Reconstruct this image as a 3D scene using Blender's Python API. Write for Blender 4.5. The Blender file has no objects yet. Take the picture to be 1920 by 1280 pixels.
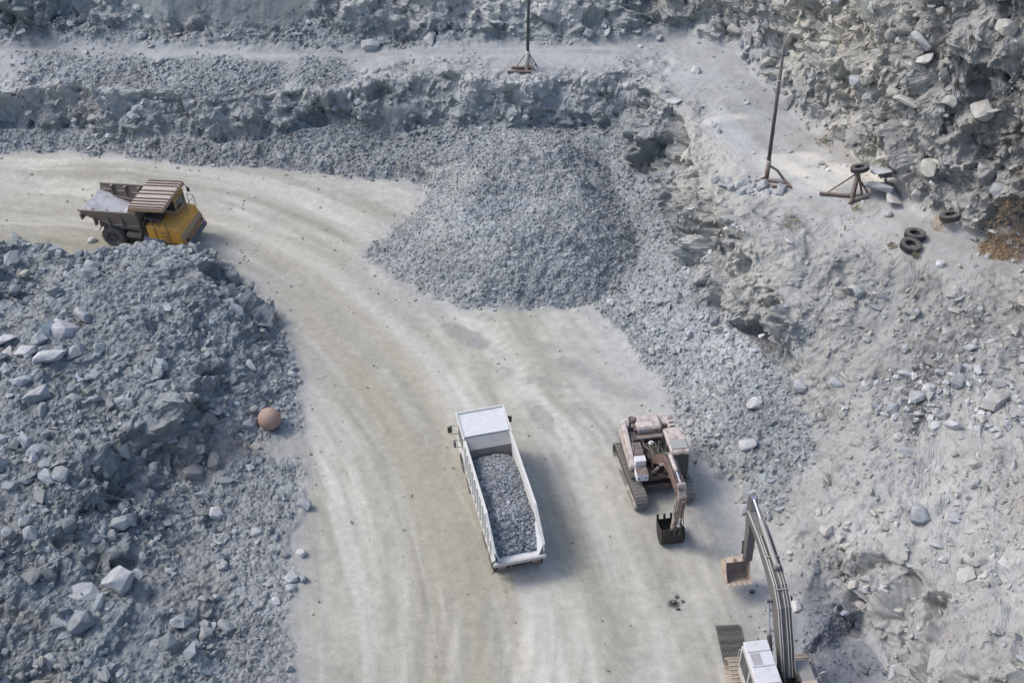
import bpy, bmesh, math, random, time
import numpy as np
from mathutils import Vector, Matrix, Euler
from mathutils.geometry import delaunay_2d_cdt
T0 = time.time()
random.seed(7)
R = math.radians
scene = bpy.context.scene
COL = scene.collection

# ------------------------------------------------------------------ camera
CAM_H, PITCH, FPX = 44.0, 41.0, 2200.0
cd = bpy.data.cameras.new('camera')
cam = bpy.data.objects.new('camera', cd); COL.objects.link(cam)
cam.location = (0, 0, CAM_H); cam.rotation_euler = (R(90 - PITCH), 0, 0)
cd.sensor_width = 36; cd.lens = 36 * FPX / 1920; cd.clip_end = 2000
scene.camera = cam

# ------------------------------------------------------------------ world, sun, exposure
SUN_EL, SUN_AZ = R(50), R(-76)          # azimuth measured from +Y towards +X: sun stands behind left
world = bpy.data.worlds.new('World'); scene.world = world; world.use_nodes = True
wn = world.node_tree; wn.nodes.clear()
wo = wn.nodes.new('ShaderNodeOutputWorld'); wb = wn.nodes.new('ShaderNodeBackground')
ws = wn.nodes.new('ShaderNodeTexSky'); ws.sky_type = 'NISHITA'; ws.sun_disc = False
ws.sun_elevation = SUN_EL; ws.sun_rotation = SUN_AZ
ws.air_density = 1.0; ws.dust_density = 3.0; ws.ozone_density = 1.0
wb.inputs[1].default_value = 0.138
wn.links.new(ws.outputs[0], wb.inputs[0]); wn.links.new(wb.outputs[0], wo.inputs[0])
sd = bpy.data.lights.new('sun', 'SUN'); sd.energy = 1.35; sd.angle = R(20); sd.color = (1.0, 0.95, 0.88)
sun = bpy.data.objects.new('sun', sd); COL.objects.link(sun)
sdir = Vector((math.sin(SUN_AZ) * math.cos(SUN_EL), math.cos(SUN_AZ) * math.cos(SUN_EL), math.sin(SUN_EL)))
sun.rotation_euler = sdir.to_track_quat('Z', 'Y').to_euler()
sun.location = (0, 60, 60)
scene.view_settings.view_transform = 'Standard'; scene.view_settings.look = 'None'
scene.view_settings.gamma = 1.0; scene.view_settings.use_curve_mapping = False
scene.view_settings.exposure = 0.55

# ------------------------------------------------------------------ where a picture point lies in the place
CP, SP = math.cos(R(PITCH)), math.sin(R(PITCH))
def ray(px, py):
    a, b = (px - 960) / FPX, -(py - 640) / FPX
    return np.array((a, CP + b * SP, -SP + b * CP))
def W(px, py, h=0.0):
    d = ray(px, py); t = (h - CAM_H) / d[2]
    return np.array((d[0] * t, d[1] * t, h))

# ------------------------------------------------------------------ terrain survey: breaklines (picture x, picture y, height, kind of surface)
L = []
L.append([(-300,275,0,'F'),(0,288,0,'F'),(200,295,0,'F'),(330,308,0,'F'),(500,320,0,'F'),(640,328,0,'F'),(740,330,.1,'F'),(798,345,.1,'F'),
          (808,368,0,'F'),(785,400,0,'F'),(725,440,0,'F'),(698,472,0,'F'),(735,512,0,'F'),(800,552,0,'F'),(880,580,0,'F'),(960,588,0,'F'),
          (1060,583,0,'L'),(1125,572,.1,'L'),(1165,620,.1,'L'),(1200,680,.1,'L'),(1238,730,.1,'F'),(1262,775,0,'F'),(1300,850,0,'F'),
          (1335,892,0,'F'),(1370,910,0,'F'),(1392,960,0,'F'),(1410,1020,0,'F'),(1445,1080,0,'F'),(1500,1140,0,'F'),(1560,1125,0,'K'),
          (1600,1175,0,'K'),(1575,1215,0,'K'),(1625,1290,0,'K'),(1720,1500,0,'K')])
# rubble mound: outer toe, face toe, crest
L.append([(605,1500,0,'F'),(602,1280,0,'F'),(594,1150,0,'F'),(592,1000,0,'F'),(587,850,0,'F'),(574,700,0,'F'),(545,600,0,'F'),(490,545,0,'F'),
          (440,508,0,'F'),(395,474,0,'F'),(340,468,0,'F'),(250,475,0,'F'),(100,480,0,'F'),(-100,480,0,'F'),(-300,480,0,'F')])
L.append([(405,495,.1,'M'),(448,545,.2,'M'),(505,610,.3,'M'),(528,660,.4,'V'),(518,720,.5,'V'),(485,790,.5,'V'),(440,850,.5,'U'),(385,900,.6,'U'),
          (350,980,.6,'U'),(370,1050,.6,'U'),(390,1110,.6,'U'),(420,1200,.5,'V'),(440,1300,.5,'V'),(460,1500,.4,'V')])
L.append([(-300,436,3.7,'M'),(0,444,3.7,'M'),(70,463,3.1,'M'),(140,476,2.7,'M'),(220,464,2.7,'M'),(300,457,2.75,'M'),(340,466,2.7,'R'),(365,505,2.8,'R'),
          (400,560,2.7,'R'),(425,615,2.5,'R'),(405,670,2.7,'R'),(360,730,2.9,'R'),(300,770,3.1,'R'),(250,810,3.1,'R'),(220,880,2.9,'R'),(225,970,2.4,'R'),
          (190,1050,2.3,'R'),(165,1110,2.3,'R'),(160,1180,2.0,'R'),(150,1300,1.9,'R'),(150,1500,1.9,'R')])
# north wall: foot of cliff, crest
L.append([(-300,236,1.15,'G'),(0,238,1.15,'G'),(150,240,1.25,'G'),(330,255,1.25,'G'),(420,264,1.2,'G'),(520,250,1.65,'G'),(600,230,2.2,'G'),(672,217,2.6,'G'),
          (745,258,1.5,'G'),(812,240,2.2,'G'),(880,240,2.6,'G'),(960,238,2.8,'G'),(1040,235,2.8,'G'),(1100,235,2.8,'G'),(1140,245,2.8,'G'),
          (1180,300,2.6,'G'),(1238,350,2.4,'G'),(1255,420,2.2,'G'),(1300,500,2.0,'G'),(1335,560,1.8,'G'),(1395,620,1.8,'g'),(1445,690,1.7,'G')])
L.append([(-300,168,3.4,'N'),(0,172,3.4,'N'),(120,168,3.7,'N'),(250,176,3.65,'N'),(400,178,4.05,'N'),(520,172,4.3,'N'),(600,166,4.35,'N'),(700,152,4.85,'N'),
          (760,147,5.1,'N'),(850,140,5.6,'N'),(950,143,5.7,'N'),(1010,141,5.8,'N'),(1080,143,5.8,'N'),(1180,142,6.0,'N'),(1230,170,6.2,'D'),(1275,200,6.3,'D'),
          (1300,260,6.3,'Y'),(1292,300,6.3,'Y'),(1310,345,6.3,'Y'),(1345,400,6.2,'Y'),(1400,432,6.3,'D'),(1480,457,6.3,'D'),(1560,482,6.2,'D'),(1650,510,6.2,'D'),
          (1760,528,6.3,'D'),(1850,565,6.2,'D'),(1930,600,6.2,'D'),(2400,800,6.2,'D')])
# upper bench: foot of the back wall, then foot of the east wall
L.append([(-300,82,3.8,'B'),(0,86,3.9,'B'),(250,95,4.0,'B'),(400,98,4.3,'B'),(560,98,4.6,'B'),(680,105,4.9,'B'),(760,100,5.3,'B'),(900,95,5.6,'B'),
          (1000,90,5.8,'B'),(1100,88,6,'B'),(1200,80,6.2,'B'),(1290,76,6.4,'B'),(1370,105,6.6,'B'),(1420,155,6.6,'B'),(1480,215,6.6,'B'),(1545,268,6.6,'P'),
          (1600,290,6.6,'P'),(1650,335,6.6,'P'),(1700,388,6.6,'P'),(1780,428,6.6,'P'),(1850,458,6.6,'P'),(1930,485,6.6,'P'),(2400,660,6.6,'P')])
L.append([(-300,45,4.75,'M'),(0,46,4.85,'M'),(100,44,4.95,'M'),(250,55,4.95,'M'),(330,62,4.95,'M'),(500,60,5.4,'M'),(560,56,5.6,'M'),(620,34,6.3,'M'),(670,72,5.7,'M'),
          (760,74,5.9,'M'),(840,62,6.2,'M'),(1000,56,6.6,'M'),(1100,52,6.85,'M'),(1200,46,7.0,'M'),(1300,42,7.2,'M')])
Q = []
Q += [(-300,-200,13,'S'),(0,-200,13,'S'),(300,-190,13,'S'),(600,-190,13,'S'),(900,-190,13.6,'N'),(1200,-190,14,'N'),(1400,-220,16,'E')]
Q += [(-300,-380,14,'S'),(100,-380,14,'S'),(500,-380,14,'S'),(900,-380,14.5,'S'),(1250,-400,15.5,'S')]
Q += [(100,8,6.1,'N'),(180,10,6.1,'N'),(230,12,6.2,'S'),(300,5,6.7,'S'),(380,5,6.8,'S'),(500,5,7.1,'S'),(600,0,7.5,'S'),(660,5,7.8,'N'),(740,10,7.9,'N'),(850,0,8.1,'N'),(1000,0,8.4,'N'),(1120,0,8.5,'N'),(1250,0,8.6,'Y')]
Q += [(260,46,5.2,'S'),(330,53,5.2,'S'),(430,52,5.4,'S'),(500,51,5.65,'S'),(560,46,5.9,'S'),(760,64,6.2,'N'),(900,50,6.7,'N'),(1100,43,7.1,'N')]
# east wall
Q += [(1360,40,8.1,'E'),(1450,90,9.1,'Y'),(1500,-150,16,'E'),(1400,-60,11.2,'Y'),(1600,150,10.0,'Y'),(1560,60,11.8,'Y'),(1650,230,9.1,'E'),(1720,130,13.0,'E'),(1720,290,9.2,'E'),
      (1800,200,12.3,'E'),(1800,330,9.1,'E'),(1880,300,10.8,'E'),(1920,390,8.9,'E'),(1920,150,14.8,'E'),(1750,0,16.6,'E'),(1900,-200,23,'E'),(2400,-100,25,'E'),(2400,300,15.5,'E'),(2400,520,10,'E')]
# gravel heap
Q += [(900,318,3.0,'g'),(960,290,3.4,'g'),(1050,294,3.4,'g'),(1090,345,3.0,'g'),(1100,405,2.5,'G'),(1058,445,2.6,'g'),(960,442,2.9,'G'),(885,432,2.3,'G'),
      (850,395,1.9,'G'),(870,290,2.7,'G'),(830,300,1.6,'G'),(1112,258,2.6,'G'),(1165,335,1.7,'G'),(1192,420,1.1,'G'),(1185,500,.7,'g'),(1150,555,.25,'g'),(1010,262,2.9,'g'),
      (1240,560,.8,'g'),(1300,640,.9,'G'),(1280,720,.5,'G'),(1210,620,.35,'g'),(1360,700,1.2,'g'),(1350,800,.8,'G'),(1430,860,1.0,'G'),(1440,960,.7,'G'),(1240,490,1.3,'G'),
      (560,275,1.2,'G'),(650,290,1.0,'G'),(740,300,.8,'G'),(780,280,1.4,'G'),(1480,790,1.6,'G')]
Q += [(705,208,3.2,'S'),(745,207,3.3,'S'),(790,212,3.2,'S'),(745,246,1.85,'S')]
# mound top
Q += [(0,560,4.2,'M'),(200,560,4,'M'),(330,560,3.5,'M'),(100,700,4.1,'M'),(280,680,3.9,'M'),(0,800,4.2,'M'),(150,850,3.8,'M'),(0,1000,4,'M'),(80,1100,3.3,'R'),(110,1000,3.6,'M'),
      (0,1200,3.2,'M'),(0,1280,2.4,'M'),(-300,800,5,'M'),(-300,1280,5,'M'),(-300,1500,5,'M'),(-300,560,5,'M'),(0,1500,2.6,'M'),(480,1000,.3,'V'),(500,1150,.25,'V'),(500,1280,.25,'V'),(540,760,.15,'V'),(530,900,.2,'V'),
      (330,1200,1.4,'R'),(300,1280,1.5,'M')]
# slope under the platform and the lower right slope
Q += [(1550,600,4.3,'D'),(1500,680,2.8,'D'),(1460,560,4.5,'D'),(1400,520,4.6,'Y'),(1650,620,4.7,'D'),(1800,650,5.2,'D'),(1500,760,1.9,'D'),(1560,850,2.3,'D'),(1480,950,1.2,'D'),(1600,900,3.0,'D'),
      (1600,1000,2.2,'Z'),(1540,1040,1.2,'Z'),(1650,760,3.5,'D'),(1545,710,2.9,'D'),(1530,800,1.9,'D'),(1700,700,4.2,'D'),(1760,760,4.2,'D'),(1750,850,4.0,'D'),(1900,700,5,'D'),(1920,850,5.6,'D'),(1840,760,4.6,'D'),(1800,950,4.3,'Z'),(1920,1000,5.6,'Z'),
      (1700,1050,3.5,'Z'),(1650,1150,1.9,'Z'),(1800,1150,4.6,'Z'),(1920,1150,6.1,'Z'),(1700,1280,2.5,'Z'),(1800,1280,4.3,'Z'),(1920,1280,6.2,'Z'),(2400,900,9,'Z'),(2400,1280,10.5,'Z'),
      (2400,1500,10,'Z'),(1920,1500,6,'Z'),(1800,1500,3,'Z')]
# floor and bench interiors
Q += [(100,380,0,'F'),(500,400,0,'L'),(700,380,0,'L'),(640,600,0,'F'),(800,900,0,'F'),(1000,650,0,'F'),(1100,640,0,'L'),(1130,700,0,'L'),(1200,900,0,'F'),(800,1280,0,'F'),(1300,1100,0,'F'),(1300,1500,0,'F'),
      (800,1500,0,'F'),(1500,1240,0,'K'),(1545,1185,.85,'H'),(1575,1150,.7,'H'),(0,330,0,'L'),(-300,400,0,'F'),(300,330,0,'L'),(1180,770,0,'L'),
      (0,120,3.75,'B'),(300,140,3.95,'b'),(600,140,4.6,'b'),(800,115,5.5,'B'),(1100,110,6,'B'),(1300,150,6.4,'B'),(1350,230,6.5,'B'),(1450,300,6.5,'P'),(1550,330,6.6,'P'),
      (1550,400,6.5,'P'),(1480,420,6.4,'D'),(1700,450,6.6,'P'),(1820,510,6.6,'P'),(150,140,3.8,'b'),(450,145,4.25,'b'),(1380,300,6.5,'P'),(1400,350,6.5,'P')]
#            colour of the ground               rock  gravel  bump
KIND = {'F':((.42,.413,.365), 0.00, 0.0), 'L':((.42,.423,.40), 0.00, 0.05), 'G':((.245,.268,.280), .05, 1.0), 'g':((.262,.280,.290), 0.0, 1.0),  # g: fine dusty gravel, also paled to imitate light on the heap crest
        'M':((.245,.270,.282), .78, .34), 'R':((.222,.250,.265), 1.0, .25), 'N':((.385,.40,.40), .62, .2), 'S':((.185,.215,.222), .10, .0),
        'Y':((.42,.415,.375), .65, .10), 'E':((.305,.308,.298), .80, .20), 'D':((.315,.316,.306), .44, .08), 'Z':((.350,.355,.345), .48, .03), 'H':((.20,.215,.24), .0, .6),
        'B':((.31,.325,.335), .03, .08), 'b':((.275,.295,.305), .3, .6), 'P':((.385,.383,.37), .06, .12), 'V':((.265,.272,.275), .05, .55),
        'U':((.24,.225,.21), .3, .25), 'K':((.31,.32,.33), .06, .2)}
pts, hts, att, edges, key = [], [], [], [], {}
def add_pt(p):
    w = W(p[0], p[1], p[2]); k = (round(w[0], 2), round(w[1], 2))
    if k in key: return key[k]
    key[k] = len(pts); pts.append(Vector((w[0], w[1]))); hts.append(p[2])
    c, rk, gv = KIND[p[3]]; att.append((*c, rk, gv)); return key[k]
for ln in L:
    ids = [add_pt(p) for p in ln]
    edges += [(a, b) for a, b in zip(ids, ids[1:])]
for p in Q: add_pt(p)
def world_pt(x, y, h, k):
    pts.append(Vector((x, y))); hts.append(h); c, rk, gv = KIND[k]; att.append((*c, rk, gv))
for x in range(-120, 41, 40): world_pt(x, 150, 15, 'S'); world_pt(x, 200, 16, 'S')
for x in (80, 120): world_pt(x, 150, 26, 'S'); world_pt(x, 200, 26, 'S')
for x in (-140, 140):
    for y, h, k in ((0, 5, 'M'), (30, 8, 'M'), (60, 8, 'M'), (90, 16, 'S'), (120, 19, 'S')): world_pt(x, y, h + (10 if x > 0 else -3), k)
for x in (-100, -60, -30): world_pt(x, 0, 5 , 'M')
for x in (-8, 8): world_pt(x, 0, 0, 'F')
for x in (30, 60, 100): world_pt(x, 0, 8 + x * .08, 'Z')
vo, eo, fo, ov, oe, of = delaunay_2d_cdt(pts, edges, [], 0, 1e-4)
PH = np.array(hts); PA = np.array(att)
TH, TA = [], []
for i, v in enumerate(vo):
    if ov[i]: TH.append(PH[ov[i][0]]); TA.append(PA[ov[i][0]])
    else:
        d = np.array([(v - p).length for p in pts]); j = np.argsort(d)[:3]; w = 1 / (d[j] + .01); w /= w.sum()
        TH.append(float(PH[j] @ w)); TA.append(w @ PA[j]); print('crossing near', v, [round(float(d[k]),1) for k in j])
TV = np.array([(v.x, v.y) for v in vo]); TH = np.array(TH); TA = np.array(TA); TF = [f for f in fo]

# ------------------------------------------------------------------ grid over the pit (finer where the land is nearer)
QUAL = 1.0
NR, NC = int(960 * QUAL), int(900 * QUAL)
s = np.linspace(0, 1, NR); ys = 22 + 98 * (0.72 * s + 0.28 * s * s)
u = np.linspace(-1, 1, NC)
GX = u[None, :] * (0.32 * ys[:, None] + 20); GY = np.repeat(ys[:, None], NC, 1)
VAL = np.zeros((NR, NC, 6)); VAL[..., 0] = 0
for f in TF:
    if len(f) != 3: continue
    A, B, C = TV[f[0]], TV[f[1]], TV[f[2]]
    lo, hi = np.minimum(np.minimum(A, B), C), np.maximum(np.maximum(A, B), C)
    r0, r1 = np.searchsorted(ys, lo[1] - .01), np.searchsorted(ys, hi[1] + .01)
    if r1 <= r0: continue
    hw = 0.32 * ys[r0:r1] + 20
    c0 = int(max(0, np.floor((min(lo[0] / hw.min(), lo[0] / hw.max()) + 1) / 2 * (NC - 1)) - 1))
    c1 = int(min(NC, np.ceil((max(hi[0] / hw.min(), hi[0] / hw.max()) + 1) / 2 * (NC - 1)) + 2))
    if c1 <= c0: continue
    X, Y = GX[r0:r1, c0:c1], GY[r0:r1, c0:c1]
    den = (B[1] - C[1]) * (A[0] - C[0]) + (C[0] - B[0]) * (A[1] - C[1])
    if abs(den) < 1e-9: continue
    a = ((B[1] - C[1]) * (X - C[0]) + (C[0] - B[0]) * (Y - C[1])) / den
    b = ((C[1] - A[1]) * (X - C[0]) + (A[0] - C[0]) * (Y - C[1])) / den
    c = 1 - a - b
    m = (a > -1e-6) & (b > -1e-6) & (c > -1e-6)
    vals = a[..., None] * np.append(TH[f[0]], TA[f[0]]) + b[..., None] * np.append(TH[f[1]], TA[f[1]]) + c[..., None] * np.append(TH[f[2]], TA[f[2]])
    VAL[r0:r1, c0:c1][m] = vals[m]
def blur(A, n):
    for _ in range(n):
        P = np.pad(A, ((1, 1), (1, 1)) + ((0, 0),) * (A.ndim - 2), 'edge')
        A = (P[:-2, 1:-1] + P[2:, 1:-1] + P[1:-1, :-2] + P[1:-1, 2:] + 2 * A) / 6
    return A

# ------------------------------------------------------------------ noises
def h01(ix, iy, iz, seed):
    n = (ix.astype(np.int64) * 374761393 + iy.astype(np.int64) * 668265263 + iz.astype(np.int64) * 2147483647 + seed * 974634777) & 0xffffffff
    n = ((n ^ (n >> 13)) * 1274126177) & 0xffffffff
    n = ((n ^ (n >> 16)) * 2246822519) & 0xffffffff
    return ((n ^ (n >> 15)) & 0xffffff) / float(0xffffff)
def vnoise(X, Y, seed):
    ix, iy = np.floor(X), np.floor(Y); fx, fy = X - ix, Y - iy
    fx = fx * fx * (3 - 2 * fx); fy = fy * fy * (3 - 2 * fy); z = np.zeros_like(ix)
    a, b = h01(ix, iy, z, seed), h01(ix + 1, iy, z, seed); c, d = h01(ix, iy + 1, z, seed), h01(ix + 1, iy + 1, z, seed)
    return (a + (b - a) * fx) * (1 - fy) + (c + (d - c) * fx) * fy - .5
def fbm(X, Y, size, seed, n=4, g=.5):
    t = 0; a = 1
    for i in range(n): t = t + a * vnoise(X / size + 17.3 * i, Y / size - 9.1 * i, seed + i); size *= .5; a *= g
    return t
def blocks(P, size, seed, tilt=1.0, soft=.09):
    """broken-rock relief: every point takes the tilted facet of the cell it falls in"""
    P = P / size; I = np.floor(P); best = np.full(len(P), 9e9); sec = np.full(len(P), 9e9)
    val = np.zeros(len(P)); val2 = np.zeros(len(P))
    for dx in (-1, 0, 1):
        for dy in (-1, 0, 1):
            for dz in (-1, 0, 1):
                cx, cy, cz = I[:, 0] + dx, I[:, 1] + dy, I[:, 2] + dz
                r1 = h01(cx, cy, cz, seed); r2 = h01(cx, cy, cz, seed + 1); r3 = h01(cx, cy, cz, seed + 2)
                ex, ey, ez = P[:, 0] - cx - r1, P[:, 1] - cy - r2, P[:, 2] - cz - r3
                d = ex * ex + ey * ey + ez * ez
                m = d < best
                m2 = ~m & (d < sec)
                sec = np.where(m, best, np.where(m2, d, sec))
                q = r1 * 7.13 % 1, r2 * 5.71 % 1, r3 * 9.37 % 1
                v = (r1 + r2 - 1) * .75 + tilt * ((q[0] - .5) * ex + (q[1] - .5) * ey + (q[2] - .5) * ez) * 1.6
                val2 = np.where(m, val, np.where(m2, v, val2)); val = np.where(m, v, val); best = np.where(m, d, best)
    e = np.sqrt(sec) - np.sqrt(best); w = np.clip(e / soft, 0, 1)
    return (val + val2) / 2 + (val - val2) / 2 * w, e
def sstep(a, b, x): t = np.clip((x - a) / (b - a), 0, 1); return t * t * (3 - 2 * t)
def seg_dist(X, Y, poly):
    best = np.full(X.shape, 9e9); sd_ = np.zeros(X.shape); tt = np.zeros(X.shape); acc = 0
    for (ax, ay), (bx, by) in zip(poly, poly[1:]):
        vx, vy = bx - ax, by - ay; l2 = vx * vx + vy * vy; l = math.sqrt(l2)
        t = np.clip(((X - ax) * vx + (Y - ay) * vy) / l2, 0, 1)
        ex, ey = X - ax - t * vx, Y - ay - t * vy; d = np.sqrt(ex * ex + ey * ey); m = d < best
        best = np.where(m, d, best); sd_ = np.where(m, d * np.sign(vx * ey - vy * ex + 1e-9), sd_); tt = np.where(m, acc + t * l, tt); acc += l
    return best, sd_, tt
def smooth_line(P, n=3):
    P = [np.array(p[:2]) for p in P]
    for _ in range(n):
        N = [P[0]]
        for a, b in zip(P, P[1:]): N += [a * .75 + b * .25, a * .25 + b * .75]
        P = N + [P[-1]]
    return [tuple(p) for p in P]

# wobble the break lines so no crest or toe is a straight edge
H = blur(VAL[..., 0], 3); AT = blur(VAL[..., 1:], 10)
def sample(A, X, Y):
    r = np.interp(Y, ys, np.arange(NR)); c = (X / (0.32 * Y + 20) + 1) / 2 * (NC - 1)
    r = np.clip(r, 0, NR - 1.001); c = np.clip(c, 0, NC - 1.001); r0 = r.astype(int); c0 = c.astype(int); fr, fc = r - r0, c - c0
    if A.ndim == 3: fr = fr[..., None]; fc = fc[..., None]
    return (A[r0, c0] * (1 - fr) + A[r0 + 1, c0] * fr) * (1 - fc) + (A[r0, c0 + 1] * (1 - fr) + A[r0 + 1, c0 + 1] * fr) * fc
wx, wy = fbm(GX, GY, 4.5, 3, 4, .5) * .9, fbm(GX, GY, 4.5, 33, 4, .5) * .9
H = sample(H, GX + wx, GY + wy); AT = sample(AT, GX + wx, GY + wy)
def inside(poly, X, Y):
    r = np.zeros(X.shape, bool); n = len(poly)
    for i in range(n):
        (x1, y1), (x2, y2) = poly[i], poly[(i + 1) % n]
        if y1 == y2: continue
        c = ((y1 > Y) != (y2 > Y)) & (X < (x2 - x1) * (Y - y1) / (y2 - y1) + x1); r ^= c
    return r
def wl(line): return [tuple(W(p[0], p[1], p[2])[:2]) for p in line]
# gather the grid lines where the ground is steep, so that cliffs get as many points as the floor
def along(A, idx, axis):
    n = A.shape[axis]; i0 = np.clip(idx.astype(int), 0, n - 2); f = idx - i0
    if A.ndim == 3: i0 = i0[..., None]; f = f[..., None]
    return np.take_along_axis(A, i0, axis) * (1 - f) + np.take_along_axis(A, i0 + 1, axis) * f
REG = dict(ys=ys.copy())
Hs = blur(H, 14)
for axis in (0, 1):
    dH = np.abs(np.gradient(Hs, axis=axis)) / (np.abs(np.gradient(GY if axis == 0 else GX, axis=axis)) + 1e-6)
    wgt = 1 + 1.5 * np.clip(blur(dH, 25), 0, 2.0); cum = np.cumsum(wgt, axis); first = np.take(cum, [0], axis); last = np.take(cum, [-1], axis)
    cum = (cum - first) / (last - first); n = H.shape[axis]; tgt = np.linspace(0, 1, n); IDX = np.zeros(H.shape)
    if axis == 0:
        for j in range(NC): IDX[:, j] = np.interp(tgt, cum[:, j], np.arange(n))
    else:
        for i in range(NR): IDX[i] = np.interp(tgt, cum[i], np.arange(n))
    base_ = np.arange(n)[:, None] if axis == 0 else np.arange(n)[None, :]
    IDX = base_ + blur(IDX - base_, 60)
    GX, GY, H, Hs, AT = [along(a, IDX, axis) for a in (GX, GY, H, Hs, AT)]
wx, wy = fbm(GX, GY, 4.5, 3, 4, .5) * .9, fbm(GX, GY, 4.5, 33, 4, .5) * .9
rock = np.clip(AT[..., 3], 0, 1); grav = AT[..., 4]
grav = sstep(.10, .36, grav + fbm(GX, GY, 2.0, 91, 4) * .16 * (grav > .02))
HEAPL = wl([(800,300,1.2),(808,368,0),(785,400,0),(725,440,0),(698,472,0),(735,512,0),(800,552,0),(880,580,0),(960,588,0),(1060,583,0),(1150,565,.2),(1185,500,.7),(1192,420,1.1),(1165,335,1.7),(1120,262,2.6),(1000,250,2.9),(850,255,3)])
PITL = wl(L[0]) + wl([(-300,1500,0)])
ex_, ey_ = GX + wx + fbm(GX, GY, .8, 93, 3) * .5, GY + wy + fbm(GX, GY, .8, 94, 3) * .5
heapm = inside(HEAPL, ex_, ey_); outm = ~inside(PITL, ex_, ey_)
tal = outm & (GX < 4) & (GY > 50) & (H < 1.8); tal2 = outm & (GX >= 3) & (GX < 11) & (GY > 35) & (GY < 60) & (H < 1.0)
toe_ = blur((heapm | tal | tal2).astype(float), 2); grav = np.clip(np.maximum(grav, toe_), 0, 1)
rock = np.clip(rock * (1 + fbm(GX, GY, 5, 55, 3) * .7), 0, 1)

ROADC = smooth_line([W(*p) for p in ((-300,372),(0,385),(200,395),(400,430),(560,500),(700,610),(800,730),(870,860),(920,1000),(960,1150),(990,1300),(1010,1500))])
rd, rs, rt = seg_dist(GX, GY, ROADC)
BENCHC = smooth_line([W(p[0], p[1], p[2]) for p in ((-300,100,4.7),(0,102,4.8),(400,108,4.9),(700,112,5.3),(1000,105,5.9),(1200,110,6.2),(1310,160,6.4),(1370,240,6.5),(1450,330,6.5),(1560,380,6.5),(1700,440,6.6),(1820,490,6.6),(1930,540,6.6),(2400,760,6.6))])
bd, bs, bt = seg_dist(GX, GY, BENCHC)
flat = (1 - sstep(.02, .3, rock)) * (1 - sstep(.1, .5, grav))
# gentle relief: floor, ruts, arcs left by each load tipped on the heap
rut = np.sin(rs * 2.1 + fbm(GX, GY, 9, 12, 2) * 3) * .018 + fbm(rs * 3, rt * .12, 2.0, 71, 3) * .05
H = H + flat * (fbm(GX, GY, 3.0, 41, 5) * .07 + rut * (1 - sstep(10, 14, rd)))
H = H + (1 - flat) * fbm(GX, GY, 3.4, 44, 5, .55) * .75 * (0.30 + rock) * (1 - .5 * sstep(9, 13, GX) * (GY < 62))
hx, hy, _ = W(985, 520, 0)
rr = np.hypot((GX - hx) * 1.0, GY - (hy - 6)) + fbm(GX, GY, 5, 61, 3) * 2.0
heap = grav * sstep(2.0, 2.7, H) * (1 - sstep(7.5, 10, np.abs(GX - hx))) * (GY < W(960, 250, 3)[1])
H = H + blur(heap * ((rr / 2.6 % 1) - .5) * .85, 3)
P0 = np.stack([GX, GY, H], -1)
def normals(P):
    du = np.gradient(P, axis=1); dv = np.gradient(P, axis=0); n = np.cross(du, dv); n /= np.linalg.norm(n, axis=-1, keepdims=True) + 1e-12; return n
N0 = normals(blur(P0, 10))
# fractured rock, pushed out along the surface normal
steep = 1 - np.clip(N0[..., 2], 0, 1)
face = blur(sstep(.26, .42, blur(steep, 6) + fbm(GX, GY, 1.5, 92, 3) * .08) * (1 - flat), 2)      # loose stone cannot lie on the steep faces: bare rock there
slabby = np.clip(1 - np.abs(AT[..., 0] - .185) / .05, 0, 1)
rock = np.maximum(rock, face * (.85 - .25 * (GY > 55) * (GX < 8)) * (1 - slabby)); grav = grav * (1 - .92 * face)
rk = rock * (.45 + .9 * sstep(.08, .4, steep))
m = rk > .03
PM = P0[m]; st = PM.copy()
ang = .5; st = np.stack([PM[:, 0] * math.cos(ang) - PM[:, 2] * math.sin(ang), PM[:, 1], (PM[:, 0] * math.sin(ang) + PM[:, 2] * math.cos(ang)) * 1.25], 1)
st = st + np.stack([fbm(PM[:, 0] + PM[:, 2], PM[:, 1], 1.6, 301, 3), fbm(PM[:, 0] - PM[:, 2], PM[:, 1], 1.6, 302, 3), fbm(PM[:, 0], PM[:, 1] + PM[:, 2], 1.6, 303, 3)], 1) * .2
disp = np.zeros(len(PM)); crack = np.ones(len(PM)); rkm = np.clip(rk[m], 1e-3, 2)
for size, amp, seed, ex in ((3.2, .95, 11, 1.7), (1.4, .50, 22, 1.4), (.62, .24, 33, 1.5), (.33, .07, 44, 1.8)):
    v, e = blocks(st, size, seed, 1.3); disp += v * amp * rkm ** ex
    if size > .5: crack = np.minimum(crack, sstep(0, .10, e))
D = np.zeros(H.shape); D[m] = disp
D += (fbm(GX, GY, .9, 310, 4, .6) * .24 + np.abs(fbm(GX * .6 + GY * .8, GY * .6 - GX * .8, 1.6, 311, 4, .6)) * -.22) * np.clip(rock * 2.2, 0, 1) * (1 - .6 * sstep(.5, .9, rock))
CR = np.ones(H.shape); CR[m] = 1 - (1 - crack) * np.clip(rk[m] * 2, 0, 1)
# loose stone relief on gravel
gm = grav > .05
PG = np.stack([GX[gm], GY[gm], np.zeros(gm.sum())], 1)
v1, e1 = blocks(PG, .42, 77, 1.2); v2, e2 = blocks(PG, .21, 78, 1.2)
G_ = np.zeros(H.shape); G_[gm] = (v1 * .10 + v2 * .055) * grav[gm]
D = D + G_
P1 = P0 + N0 * (D - .05 * (1 - CR))[..., None]
N1 = normals(P1)
print('terrain', round(time.time() - T0, 1))

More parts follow.
